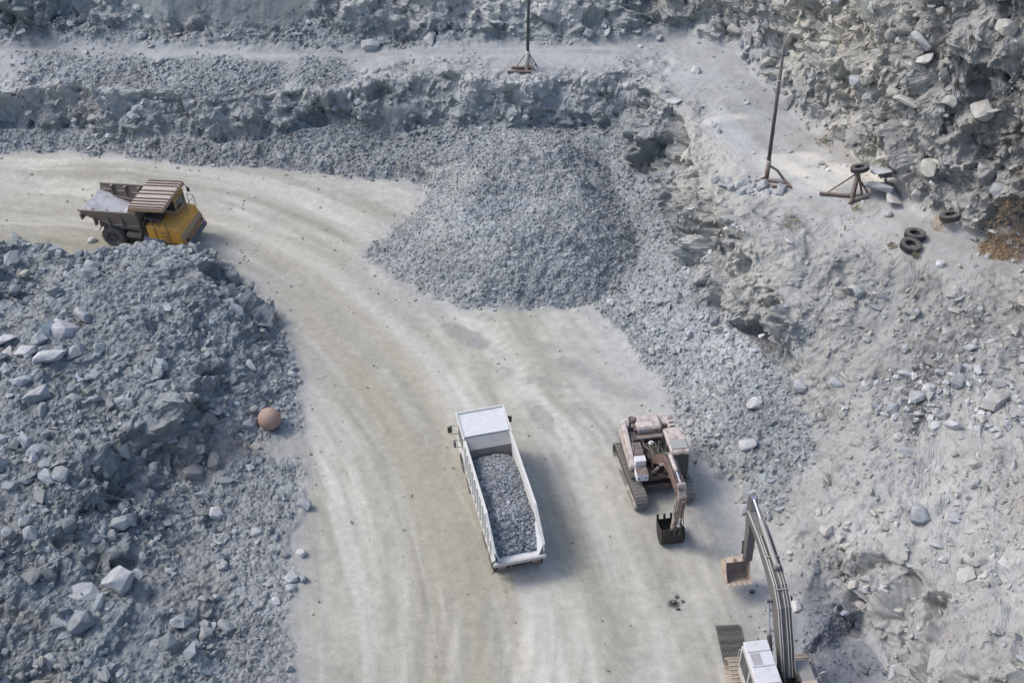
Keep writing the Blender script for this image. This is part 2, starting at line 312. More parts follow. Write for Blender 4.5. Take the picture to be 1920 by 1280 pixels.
# height of the finished ground on a regular look-up grid
LR, LC = 420, 400
def lut_index(X, Y):
    r = np.interp(Y, ys, np.arange(NR)) / (NR - 1) * (LR - 1); c = (X / (0.32 * Y + 20) + 1) / 2 * (LC - 1)
    return np.clip(r, 0, LR - 1.001), np.clip(c, 0, LC - 1.001)
def splat(Z):
    r, c = lut_index(P1[..., 0], P1[..., 1]); k = (np.rint(r).astype(int) * LC + np.rint(c).astype(int)).ravel()
    a = np.bincount(k, Z.ravel(), LR * LC); n = np.bincount(k, minlength=LR * LC); a = np.where(n > 0, a / np.maximum(n, 1), 0).reshape(LR, LC); w = (n > 0).astype(float).reshape(LR, LC)
    for _ in range(12):
        if w.min() > 0: break
        A, B = np.pad(a * w, 1), np.pad(w, 1); sa = sum(A[i:i + LR, j:j + LC] for i in range(3) for j in range(3)); sw = sum(B[i:i + LR, j:j + LC] for i in range(3) for j in range(3))
        hole = (w == 0) & (sw > 0); a[hole] = sa[hole] / sw[hole]; w[hole] = 1
    return a
def lut(A, X, Y):
    r, c = lut_index(X, Y); r0 = r.astype(int); c0 = c.astype(int); fr, fc = r - r0, c - c0
    return (A[r0, c0] * (1 - fr) + A[r0 + 1, c0] * fr) * (1 - fc) + (A[r0, c0 + 1] * (1 - fr) + A[r0 + 1, c0 + 1] * fr) * fc
HGT = splat(P1[..., 2]); FLT = splat(flat)
def ground(x, y): return float(lut(HGT, np.array([x]), np.array([y]))[0])
def G(px, py, lift=0.0):
    """the place on the finished ground seen at a picture point"""
    d = ray(px, py); t = np.arange(30, 190, .1); X, Y, Z = d[0] * t, d[1] * t, CAM_H + d[2] * t
    g = lut(HGT, X, np.clip(Y, 22.1, 119)); k = np.argmax(Z < g)
    return np.array((X[k], Y[k], g[k] + lift))
# ------------------------------------------------------------------ ground colours (dust, tracks, staining: what lies there; some painted shade)
WX, WY = GX + wx, GY + wy
def lerp(a, b, t): return a + (b - a) * t[..., None]
C = AT[..., :3].copy()
C = lerp(C, np.array((.245, .268, .280)), np.clip((grav - AT[..., 4]) * 1.6, 0, 1) * .97 * (1 - sstep(.33, .40, AT[..., 0])))
C = lerp(C, np.array((.245, .265, .275)), toe_ * sstep(.30, .36, AT[..., 0]) * .95)
rside = sstep(9.5, 11.5, GX) * np.maximum(sstep(36, 40, GY), sstep(12, 13, GX))
C = lerp(C, np.array((.275, .300, .310)), face * .6 * (1 - sstep(.30, .37, AT[..., 0])) * (1 - rside))
C = lerp(C, np.array((.40, .395, .37)), face * rside * (H < 7.2) * .45)
big = fbm(GX, GY, 9, 5, 4); mid = fbm(GX, GY, 2.2, 6, 4); fine = fbm(GX, GY, .5, 8, 3)
C *= (1 + .22 * big + .20 * mid + .16 * fine)[..., None]
nz = N1[..., 2]
dust = blur(1 - heapm, 2) ** 0 * sstep(.72, .97, nz + fbm(GX, GY, 1.0, 14, 3) * .25) * (1 - flat) * (.44 - .36 * grav)
dcol = np.array((.40, .425, .45)); warm = AT[..., 0] - AT[..., 2]
dc = np.array((.355, .380, .400)) + np.clip(warm + .03, 0, .08)[..., None] * np.array((.7, .35, -.25))
C = C * (1 - dust[..., None]) + dc * dust[..., None]
# brownish earth seams in the fractured rock
seam = sstep(.30, .50, fbm(GX * .6 + P1[..., 2], GY, 3.1, 23, 4)) * rock
C = lerp(C, np.array((.30, .27, .23)), seam * .45)
# floor: wheel-packed bands along the haul road, paler loose dust between them
onfloor = flat * (H < 1.2)
rs_ = rs + fbm(GX, GY, 12, 206, 2) * 2.2; lanes = fbm(rs_, rt * .10, 2.6, 201, 4, .6) * 1.0 + fbm(rs_, rt * .05, .55, 202, 3, .6) * .35 + .25 * big
near = 1 - sstep(7.5, 13, rd)
packed = sstep(-.12, .28, lanes + .10) * near * onfloor
C = lerp(C, np.array((.305, .298, .250)), packed * .70)
bnd = lambda c_, w_: np.exp(-((rs_ - c_) / w_) ** 2) * onfloor * (1 + fbm(rs_, rt * .08, 1.2, int(50 + c_ * 7), 3) * 1.2)
C = lerp(C, np.array((.285, .275, .222)), np.clip(bnd(-2.8, 1.5) * .60 + bnd(3.9, .5) * .4 + bnd(-6.2, .5) * .35, 0, .9))
C = lerp(C, np.array((.50, .49, .44)), np.clip(bnd(1.1, .9) * .5 + bnd(5.6, .8) * .35 + bnd(-4.9, .35) * .4, 0, .8))
pale = sstep(.05, .45, fbm(rs, rt * .06, 1.6, 211, 4, .6) + .08 * big) * onfloor * near
C = lerp(C, np.array((.51, .505, .47)), pale * .65)
fs = fbm(rs_, rt * .04, .32, 205, 3, .6); C = C * (1 + (fs * .26 * sstep(-.2, .3, mid + big) * near * onfloor))[..., None]
brown = sstep(.10, .35, fbm(rs - 1.6, rt * .03, 1.3, 231, 3)) * np.exp(-((rs + 1.5) / 2.2) ** 2) * onfloor * sstep(22, 40, rt)
C = lerp(C, np.array((.37, .335, .27)), brown * .5)
lil = onfloor * sstep(-.1, .35, fbm(GX, GY, 6, 221, 3) + .25 * (1 - near))
C = lerp(C, np.array((.44, .45, .47)), lil * .45 * (.3 + .7 * (1 - near)))
gf = blur(np.maximum(grav, rock > .15), 70) * onfloor
C = lerp(C, np.array((.345, .355, .362)), np.clip(gf * 1.7, 0, .85))
# scraped darker windrows of fines beside the road and tread prints
def blob(px, py, h, a, b, ang, col, k, seed):
    global C
    x, y, _ = W(px, py, h); ca, sa = math.cos(R(ang)), math.sin(R(ang))
    ex, ey = (GX - x) * ca + (GY - y) * sa, -(GX - x) * sa + (GY - y) * ca
    f = 1 - sstep(.55, 1.15, np.hypot(ex / a, ey / b) + fbm(GX, GY, 1.5, seed, 4) * .9)
    f = f * (H < h + .8)
    C = lerp(C, np.array(col), f * k)
    return f
for (px, py, a, b, ang, k) in ((870,628,2.9,.6,-42,.75),(1020,650,.9,.5,-30,.6),(1080,690,1.9,.65,-38,.7),(1025,718,1.9,.4,-14,.6),(945,695,1.0,.4,-50,.5),(1018,790,1.9,.5,-62,.7),
                               (1120,800,2.4,.6,-55,.65),(1170,735,1.6,.35,-15,.5),(1160,860,1.2,.4,-60,.4),(905,595,.9,.5,-5,.5)):
    f = blob(px, py, 0, a, b, ang, (.29, .295, .285), k, px)
    P1[..., 2] += f * (.05 + .05 * fine)
for (px, py, h, a, b, k) in ((1540,335,6.6,3.4,1.7,.9),(1470,300,6.6,2.2,.8,.6),(1360,225,6.4,1.6,.5,.6),(1440,300,6.6,.6,1.6,.5)): blob(px, py, h, a, b, 10, (.62, .61, .56), k, px)
for (px, py, h, a, b, k) in ((1345,650,1.3,2.2,2.2,.8),(1300,620,.9,1.2,1.2,.5)): blob(px, py, h, a, b, 30, (.36, .37, .385), k, px)
blob(1560, 1160, 0, 2.2, 1.3, 30, (.20, .215, .24), .8, 5); blob(1600, 1260, 0, 2.6, 1.6, 10, (.21, .225, .255), .8, 6)  # bluish dark gravel, then pit shadow painted dark into the ground colour
blob(1540, 1000, 1.0, 1.6, 2.2, -20, (.27, .27, .27), .6, 7)
blob(1330, 990, 0, 3.0, 2.0, 0, (.36, .365, .365), .5, 8)
blob(1265, 1130, 0, .35, .28, 0, (.03, .03, .035), .9, 9)
# rusty earth by the east wall
blob(1890, 455, 6.6, 1.3, .5, -10, (.38, .29, .19), .6, 10); blob(1770, 420, 6.6, .8, .3, -10, (.36, .27, .16), .6, 11)
# tread prints across the loose dust
tread = np.sin(rt * 14 + fbm(GX, GY, 1, 9, 2) * 3)
tm = onfloor * np.maximum(np.exp(-((rs + 6.6 + fbm(rt, rt * 0, 8, 3, 2)) / .35) ** 2), np.exp(-((rs - 5.8 - 2 * fbm(rt, rt * 0, 7, 4, 2)) / .4) ** 2)) * sstep(-.1, .2, mid)
P1[..., 2] += tm * tread * .015
# bench wheel lines
bl = flat * (H > 3.5) * (1 - sstep(1.5, 3.0, bd))
C = lerp(C, np.array((.42, .44, .46)), sstep(-.05, .3, fbm(bs, bt * .05, 1.0, 241, 3)) * bl * .55)
# floor grit
C *= (1 + onfloor * fbm(GX, GY, .3, 401, 2) * .10)[..., None]
C = np.clip(C, .02, .75)
N1 = normals(P1)

# ------------------------------------------------------------------ materials
def nt(name):
    m = bpy.data.materials.new(name); m.use_nodes = True; n = m.node_tree; n.nodes.clear()
    o = n.nodes.new('ShaderNodeOutputMaterial'); b = n.nodes.new('ShaderNodeBsdfPrincipled'); n.links.new(b.outputs[0], o.inputs[0])
    return m, n, b
def noise(n, vec, scale, detail=4, rough=.6):
    t = n.nodes.new('ShaderNodeTexNoise'); t.inputs['Scale'].default_value = scale; t.inputs['Detail'].default_value = detail
    t.inputs['Roughness'].default_value = rough; n.links.new(vec, t.inputs['Vector']); return t.outputs[0]
def mapr(n, v, a, b, c, d):
    t = n.nodes.new('ShaderNodeMapRange'); n.links.new(v, t.inputs[0])
    for i, q in enumerate((a, b, c, d)): t.inputs[i + 1].default_value = q
    return t.outputs[0]
def math2(n, op, a, b):
    t = n.nodes.new('ShaderNodeMath'); t.operation = op
    for i, q in enumerate((a, b)):
        if isinstance(q, (int, float)): t.inputs[i].default_value = q
        else: n.links.new(q, t.inputs[i])
    return t.outputs[0]
def vscale(n, col, f):
    t = n.nodes.new('ShaderNodeVectorMath'); t.operation = 'SCALE'; n.links.new(col, t.inputs[0]); n.links.new(f, t.inputs['Scale']); return t.outputs[0]
def mixc(n, f, a, b):
    t = n.nodes.new('ShaderNodeMix'); t.data_type = 'RGBA'
    if isinstance(f, (int, float)): t.inputs[0].default_value = f
    else: n.links.new(f, t.inputs[0])
    for i, q in ((6, a), (7, b)):
        if isinstance(q, tuple): t.inputs[i].default_value = (*q[:3], 1)
        else: n.links.new(q, t.inputs[i])
    return t.outputs[2]
def bump(n, b, h, strength, dist):
    t = n.nodes.new('ShaderNodeBump'); t.inputs['Strength'].default_value = strength; t.inputs['Distance'].default_value = dist
    n.links.new(h, t.inputs['Height']); n.links.new(t.outputs[0], b.inputs['Normal'])
def terrain_material():
    m, n, b = nt('quarry_ground')
    g = n.nodes.new('ShaderNodeNewGeometry').outputs['Position']
    a = n.nodes.new('ShaderNodeAttribute'); a.attribute_name = 'tint'
    gr = n.nodes.new('ShaderNodeAttribute'); gr.attribute_name = 'gravel'
    rk_ = n.nodes.new('ShaderNodeAttribute'); rk_.attribute_name = 'rock'
    vo_ = n.nodes.new('ShaderNodeTexVoronoi'); vo_.inputs['Scale'].default_value = 5.5; n.links.new(g, vo_.inputs['Vector'])
    sp = n.nodes.new('ShaderNodeSeparateColor'); n.links.new(vo_.outputs['Color'], sp.inputs[0])
    cell = mapr(n, sp.outputs[0], 0, 1, .72, 1.28)
    cellm = math2(n, 'ADD', 1.0, math2(n, 'MULTIPLY', math2(n, 'SUBTRACT', cell, 1.0), gr.outputs['Fac']))
    n1 = noise(n, g, 2.5, 8, .7); n2 = noise(n, g, 16, 5, .7)
    f = math2(n, 'MULTIPLY', mapr(n, n1, .3, .7, .88, 1.12), mapr(n, n2, .3, .7, .86, 1.14))
    f = math2(n, 'MULTIPLY', f, cellm)
    n.links.new(vscale(n, a.outputs['Color'], f), b.inputs['Base Color'])
    b.inputs['Roughness'].default_value = .95; b.inputs['Specular IOR Level'].default_value = .15
    dd = mapr(n, vo_.outputs['Distance'], 0, .8, 1, 0)
    hgt = math2(n, 'ADD', math2(n, 'MULTIPLY', dd, math2(n, 'MULTIPLY', gr.outputs['Fac'], 1.0)), math2(n, 'MULTIPLY', n2, math2(n, 'ADD', .25, math2(n, 'MULTIPLY', rk_.outputs['Fac'], .7))))
    hgt = math2(n, 'ADD', hgt, math2(n, 'MULTIPLY', n1, math2(n, 'MULTIPLY', rk_.outputs['Fac'], .4)))
    v2_ = n.nodes.new('ShaderNodeTexVoronoi'); v2_.inputs['Scale'].default_value = 2.6; n.links.new(g, v2_.inputs['Vector']); hgt = math2(n, 'ADD', hgt, math2(n, 'MULTIPLY', v2_.outputs['Distance'], math2(n, 'MULTIPLY', rk_.outputs['Fac'], -1.6)))
    bump(n, b, hgt, .8, .09)
    return m
GROUND = terrain_material()

# ------------------------------------------------------------------ terrain objects
ID = np.zeros(H.shape, int)
crest = L[5]; bench_toe = L[6]
benchp = inside(wl(crest) + wl(bench_toe)[::-1], WX, WY)
north = WY > np.interp(WX, *np.array(sorted(wl(bench_toe[:13]))).T)
pit = inside(wl(L[0]) + wl([(-300,1500,0)]), WX, WY) | inside(wl(L[0]) + [(4, -30), (-60, -30), (-90, 60)], WX, WY)
mound = inside(wl(L[1]) + [(-200, 80), (-200, -60), (0, -60)], WX, WY) & (WX < 0)
heapp = heapm
east = WX > np.interp(WY, *np.array([(y, x) for x, y in sorted(wl(bench_toe[12:]), key=lambda q: q[1])]).T)
right = WX > W(1150, 250, 2.8)[0] - 0 * WX
ID[:] = 4
ID[right & (WY < W(1180,300,2.6)[1])] = 5
ID[north & ~benchp] = 6
ID[(east & ~benchp & (WY > W(1930,485,6.6)[1] - 1) & (WX > W(1370,105,6.6)[0]))] = 7
ID[benchp] = 3
ID[pit] = 0; ID[pit & (rd < 7.5)] = 1
ID[heapp] = 2; ID[mound] = 8
NAMES = ['pit_floor', 'haul_road', 'gravel_heap', 'upper_bench', 'terrace_wall', 'rocky_slope', 'back_cliff', 'rock_wall', 'rubble_mound']
LABS = {3:'dusty upper bench road above the terrace wall'}
fid = ID[:-1, :-1]
vidx = np.arange(NR * NC).reshape(NR, NC)
q4 = np.stack([vidx[:-1, :-1], vidx[:-1, 1:], vidx[1:, 1:], vidx[1:, :-1]], -1).reshape(-1, 4)
PF = P1.reshape(-1, 3); CF = C.reshape(-1, 3); RF = rock.ravel(); GF = grav.ravel()
def fast_mesh(name, co, faces, smooth=False):
    me = bpy.data.meshes.new(name); k = faces.shape[1]
    me.vertices.add(len(co)); me.vertices.foreach_set('co', np.ascontiguousarray(co, np.float32).ravel())
    me.loops.add(faces.size); me.loops.foreach_set('vertex_index', faces.astype(np.int32).ravel())
    me.polygons.add(len(faces)); me.polygons.foreach_set('loop_start', np.arange(0, faces.size, k, dtype=np.int32))
    me.polygons.foreach_set('loop_total', np.full(len(faces), k, np.int32))
    me.update(calc_edges=True)
    me.polygons.foreach_set('use_smooth', np.full(len(faces), smooth) if np.isscalar(smooth) else smooth)
    return me
TERR = {}
for k, nm in enumerate(NAMES):
    fs = q4[fid.ravel() == k]
    if not len(fs): continue
    uq, inv = np.unique(fs, return_inverse=True); inv = inv.reshape(fs.shape)
    rf = RF[fs[:, 0]]
    me = fast_mesh(nm, PF[uq], inv, rf < .06)
    a = me.attributes.new('tint', 'FLOAT_COLOR', 'POINT'); a.data.foreach_set('color', np.concatenate([CF[uq], np.ones((len(uq), 1))], 1).astype(np.float32).ravel())
    for an, src in (('gravel', GF), ('rock', RF)):
        a = me.attributes.new(an, 'FLOAT', 'POINT'); a.data.foreach_set('value', src[uq].astype(np.float32))
    me.materials.append(GROUND)
    o = bpy.data.objects.new(nm, me); COL.objects.link(o); o['kind'] = 'structure'; TERR[nm] = o
# the land beyond the surveyed pit: one sheet to the horizon, at the height of the surrounding ground
def rim_sheet():
    out = 900.0; V, F = [], []
    ring = [P1[0, j] for j in range(0, NC, 15)] + [P1[i, -1] for i in range(0, NR, 16)] + [P1[-1, j] for j in range(NC - 1, -1, -15)] + [P1[i, 0] for i in range(NR - 1, -1, -16)]
    cx, cy = 0, 65
    for p in ring:
        d = np.array((p[0] - cx, p[1] - cy)); d /= np.linalg.norm(d)
        V += [tuple(p - np.array((0, 0, .05))), (p[0] + d[0] * 12, p[1] + d[1] * 12, p[2] * .7 + 5), (cx + d[0] * out, cy + d[1] * out, 14)]
    n = len(ring)
    for i in range(n):
        j = (i + 1) % n
        F += [(i * 3, j * 3, j * 3 + 1, i * 3 + 1), (i * 3 + 1, j * 3 + 1, j * 3 + 2, i * 3 + 2)]
    me = bpy.data.meshes.new('surrounding_land'); me.from_pydata(V, [], F); me.update()
    a = me.attributes.new('tint', 'FLOAT_COLOR', 'POINT'); a.data.foreach_set('color', np.tile((.30, .31, .30, 1), len(V)))
    me.materials.append(GROUND); o = bpy.data.objects.new('surrounding_land', me); COL.objects.link(o); o['kind'] = 'structure'
rim_sheet()
print('terrain meshes', round(time.time() - T0, 1))

# ------------------------------------------------------------------ loose stones
def stone_material():
    m, n, b = nt('loose_stone')
    tc = n.nodes.new('ShaderNodeTexCoord').outputs['Object']
    a = n.nodes.new('ShaderNodeAttribute'); a.attribute_name = 'tint'; a.attribute_type = 'INSTANCER'
    g = n.nodes.new('ShaderNodeNewGeometry').outputs['Position']
    f = mapr(n, noise(n, g, 9, 6, .7), .3, .7, .82, 1.18)
    n.links.new(vscale(n, a.outputs['Color'], f), b.inputs['Base Color'])
    b.inputs['Roughness'].default_value = .9; b.inputs['Specular IOR Level'].default_value = .2
    return m
STONE = stone_material()
def stone_group(name, pts_, sc_, rot_, col_, parent=None, kind='stuff', protos=6, seed=0):
    """many small stones: real geometry placed on points by geometry nodes"""
    me = bpy.data.meshes.new(name); me.vertices.add(len(pts_)); me.vertices.foreach_set('co', pts_.astype(np.float32).ravel())
    for an, src in (('sc', sc_), ('rot', rot_)):
        a = me.attributes.new(an, 'FLOAT_VECTOR', 'POINT'); a.data.foreach_set('vector', src.astype(np.float32).ravel())
    a = me.attributes.new('tint', 'FLOAT_COLOR', 'POINT'); a.data.foreach_set('color', np.concatenate([col_, np.ones((len(col_), 1))], 1).astype(np.float32).ravel())
    o = bpy.data.objects.new(name, me); COL.objects.link(o); o['kind'] = kind
    if parent: o.parent = parent
    me.materials.append(STONE)
    ng = bpy.data.node_groups.get('scatter_stones')
    if not ng:
        ng = bpy.data.node_groups.new('scatter_stones', 'GeometryNodeTree')
        ng.interface.new_socket('Geometry', in_out='INPUT', socket_type='NodeSocketGeometry'); ng.interface.new_socket('Geometry', in_out='OUTPUT', socket_type='NodeSocketGeometry')
        N = ng.nodes; K = ng.links; gi = N.new('NodeGroupInput'); go = N.new('NodeGroupOutput')
        gti = N.new('GeometryNodeGeometryToInstance')
        for i in range(protos):
            ico = N.new('GeometryNodeMeshIcoSphere'); ico.inputs['Radius'].default_value = .5; ico.inputs['Subdivisions'].default_value = 1 if i < 4 else 2
            sp = N.new('GeometryNodeSetPosition'); rv = N.new('FunctionNodeRandomValue'); rv.data_type = 'FLOAT_VECTOR'
            rv.inputs[0].default_value = (-.24,) * 3; rv.inputs[1].default_value = (.24,) * 3; rv.inputs['Seed'].default_value = 11 + i * 7
            hull = N.new('GeometryNodeConvexHull'); sm = N.new('GeometryNodeSetMaterial'); sm.inputs['Material'].default_value = STONE
            K.new(ico.outputs[0], sp.inputs[0]); K.new(rv.outputs[0], sp.inputs['Offset']); K.new(sp.outputs[0], hull.inputs[0]); K.new(hull.outputs[0], sm.inputs[0]); K.new(sm.outputs[0], gti.inputs[0])
        ip = N.new('GeometryNodeInstanceOnPoints'); K.new(gi.outputs[0], ip.inputs['Points']); K.new(gti.outputs[0], ip.inputs['Instance'])
        ip.inputs['Pick Instance'].default_value = True
        for an, tgt in (('sc', 'Scale'), ('rot', 'Rotation')):
            na = N.new('GeometryNodeInputNamedAttribute'); na.data_type = 'FLOAT_VECTOR'; na.inputs['Name'].default_value = an; K.new(na.outputs[0], ip.inputs[tgt])
        K.new(ip.outputs[0], go.inputs[0])
    md = o.modifiers.new('stones', 'NODES'); md.node_group = ng
    return o
cellA = np.linalg.norm(np.cross(np.gradient(P0, axis=1), np.gradient(P0, axis=0)), axis=-1)
IDL = np.zeros((LR, LC), int); _r, _c = lut_index(P1[..., 0], P1[..., 1]); IDL[:] = -1; IDL[np.rint(_r).astype(int), np.rint(_c).astype(int)] = ID
rng = np.random.default_rng(5)
def scatter(name, dens, smin, smax, power, cmul=(1, 1), flatn=.55, sink=.15, seed=1, cap=90000, cadd=0.0):
    """dens = stones per square metre on each grid cell"""
    rg = np.random.default_rng(seed); w = (dens * cellA).ravel(); tot = w.sum(); n = int(min(tot, cap))
    if n < 1: return None
    ids = np.searchsorted(np.cumsum(w) / tot, rg.random(n)); ids = np.clip(ids, 0, NR * NC - 1)
    p = PF[ids] + rg.normal(0, .03, (n, 3)); s = smin * (smax / smin) ** (rg.random(n) ** power)
    sc = np.stack([s * rg.uniform(.8, 1.35, n), s * rg.uniform(.6, 1.0, n), s * rg.uniform(flatn * .6, flatn * 1.4, n)], 1)
    nn = N0.reshape(-1, 3)[ids]
    rot = np.stack([-np.arctan2(nn[:, 1], nn[:, 2]) * .7 + rg.normal(0, .45, n), np.arctan2(nn[:, 0], nn[:, 2]) * .7 + rg.normal(0, .45, n), rg.uniform(0, 6.28, n)], 1)
    p = p + nn * (sc[:, 2:3] * (.5 - sink - .15))
    c = CF[ids] * rg.uniform(cmul[0], cmul[1], (n, 1)) + cadd; c = c * (1 + rg.normal(0, .008, (n, 3)) + rg.normal(0, .03, (n, 1)) * np.array((1, .2, -1.)))
    return p, sc, rot, np.clip(c, .03, .8)
def ell(px, py, h, a, b, ang):
    x, y, _ = W(px, py, h); ca, sa = math.cos(R(ang)), math.sin(R(ang)); ex, ey = (GX - x) * ca + (GY - y) * sa, -(GX - x) * sa + (GY - y) * ca
    return 1 - sstep(.5, 1.15, np.hypot(ex / a, ey / b) + fbm(GX, GY, 2, int(px), 4) * .8)
def recol(S, c, lo, hi, seed):
    if S is None: return None
    r = np.random.default_rng(seed); return S[0], S[1], S[2], np.array(c)[None] * r.uniform(lo, hi, (len(S[0]), 1)) * (1 + r.normal(0, .008, (len(S[0]), 3)))
def towards(S, c, k):
    if S is None: return None
    v = S[3].mean(1, keepdims=True); return S[0], S[1], S[2], S[3] * (1 - k) + np.array(c)[None] * k * (.45 + .55 * v / v.mean())
def join_sets(*S):
    S = [s for s in S if s is not None]; return tuple(np.concatenate([s[i] for s in S]) for i in range(4))
isz = lambda *k: np.isin(ID, k)
gfl = grav * (1 - .5 * sstep(.1, .8, fbm(GX, GY, 2.5, 501, 3)))
def stones(name, zone, sets): return stone_group(name, *join_sets(*sets))
clump = sstep(-.15, .35, fbm(GX, GY, 3.0, 511, 4))
stone_group('heap_stones', *join_sets(towards(scatter('a', (isz(2) | (isz(0, 1) & (GX > W(850, 300)[0]))) * grav * 31, .065, .155, 1.5, (.76, 1.25), .65, seed=2), (.31, .33, .345), .75), scatter('b', isz(2) * grav * .35, .20, .34, 1.8, (.8, 1.5), seed=3)))
stone_group('talus_stones', *join_sets(towards(scatter('c', (isz(0, 1) & (GX <= W(850, 300)[0])) * grav * 15, .10, .24, 1.6, (.75, 1.35), seed=44), (.26, .28, .29), .8), scatter('a', isz(4) * grav * 13, .11, .30, 1.6, (.75, 1.35), seed=4), scatter('d', isz(4) * rock * 3.5, .14, .5, 1.6, (.72, 1.25), sink=.3, seed=45), scatter('b', isz(4) * (grav + .5 * rock) * .7 * clump, .30, .65, 2, (.8, 1.5), seed=5)))
PATCH = np.maximum(ell(1760, 735, 4.4, 4.6, 2.2, -14), ell(1860, 790, 4.6, 2.4, 1.6, 0)) * isz(5)
stone_group('slope_stones', *join_sets(recol(scatter('p', PATCH * 9, .10, .34, 1.5, seed=71), (.34, .355, .375), .65, 1.4, 1), recol(scatter('q', PATCH * 1.6, .34, .75, 2.0, seed=72), (.38, .39, .40), .8, 1.35, 2), scatter('r', isz(5) * (AT[..., 0] > .29) * 8 * (.30 + clump), .09, .36, 1.8, (.74, 1.2), sink=.28, seed=73), scatter('s', isz(5) * (AT[..., 0] > .29) * .55 * (.3 + clump), .34, .85, 1.8, (.8, 1.2), .4, .35, seed=74), scatter('a', isz(5) * (grav * 17 + rock * 2.5 * clump), .09, .26, 1.5, (.78, 1.4), seed=6), scatter('b', isz(5) * (grav * 1.6 + rock * .5) * clump, .30, .7, 2.2, (.85, 1.45), seed=7)))
stone_group('bench_stones', *join_sets(scatter('a', isz(3) * (grav * 9 + 1.6 * (.3 + clump)), .08, .28, 1.8, (.8, 1.35), seed=8), scatter('b', isz(3) * grav * .8 * clump, .28, .6, 2.2, (.9, 1.5), seed=9)))
stone_group('cliff_foot_stones', *join_sets(scatter('a', isz(6) * (grav * 9 + rock), .14, .36, 1.6, (.8, 1.35), seed=10), scatter('b', isz(6) * grav * 1.2 * clump, .36, .9, 2.4, (.85, 1.4), seed=11)))
stone_group('wall_stones', *join_sets(scatter('a', isz(7) * (5 + grav * 5) * (P1[..., 2] < 22), .14, .50, 1.5, (.68, 1.2), sink=.30, seed=12), scatter('b', isz(7) * 1.3 * clump * (P1[..., 2] < 22), .48, 1.3, 1.8, (.72, 1.18), .45, .36, seed=13)))
stone_group('mound_stones', *join_sets(scatter('a', isz(8) * (grav * 8 + 4 * rock) * (.12 + clump), .10, .34, 1.5, (.72, 1.45), seed=14), scatter('b', isz(8) * (H > .45) * (1.5 * clump + .4) , .34, 1.0, 2.0, (.75, 1.35), seed=15)))
stone_group('floor_pebbles', *join_sets(scatter('a', isz(0, 1) * (.35 + 4 * grav + 26 * blur(np.maximum(grav, (ID == 8) * 1.0), 60) * (.15 + clump) * (1 - grav) + 2.0 * sstep(.1, .5, grav + .25 * clump) + 3 * (~isz(1)) * sstep(.25, .4, fbm(GX, GY, 2.2, 512, 4)) * (GX > 4)), .05, .18, 1.6, (.6, 1.25), seed=16)))
print('stones', round(time.time() - T0, 1))
# ------------------------------------------------------------------ paints and metals
def paint(name, col, dust=.35, rust=0.0, rough=.55, metal=0.0, rustc=(.16, .085, .05), dustc=(.42, .42, .40), scale=3.0):
    m, n, b = nt(name)
    tc = n.nodes.new('ShaderNodeTexCoord').outputs['Object']; g = n.nodes.new('ShaderNodeNewGeometry')
    n1 = noise(n, tc, scale, 7, .65); n2 = noise(n, tc, scale * 5, 5, .7)
    c = mixc(n, 0.0, col, col)
    if rust: c = mixc(n, mapr(n, math2(n, 'ADD', math2(n, 'MULTIPLY', n1, .62), math2(n, 'MULTIPLY', n2, .38)), .60 - .20 * rust, .68 - .14 * rust, 0, min(1, .45 + rust)), c, rustc)
    sep = n.nodes.new('ShaderNodeSeparateXYZ'); n.links.new(g.outputs['Normal'], sep.inputs[0])
    up = mapr(n, sep.outputs[2], .2, 1, .35, 1.0)
    d = math2(n, 'MULTIPLY', math2(n, 'MULTIPLY', mapr(n, n1, .3, .68, .25, 1.35), up), dust)
    c = mixc(n, d, c, dustc)
    n.links.new(c, b.inputs['Base Color']); b.inputs['Metallic'].default_value = metal
    n.links.new(mapr(n, n1, .3, .7, rough - .1, rough + .2), b.inputs['Roughness'])
    bump(n, b, n2, .25, .02)
    return m
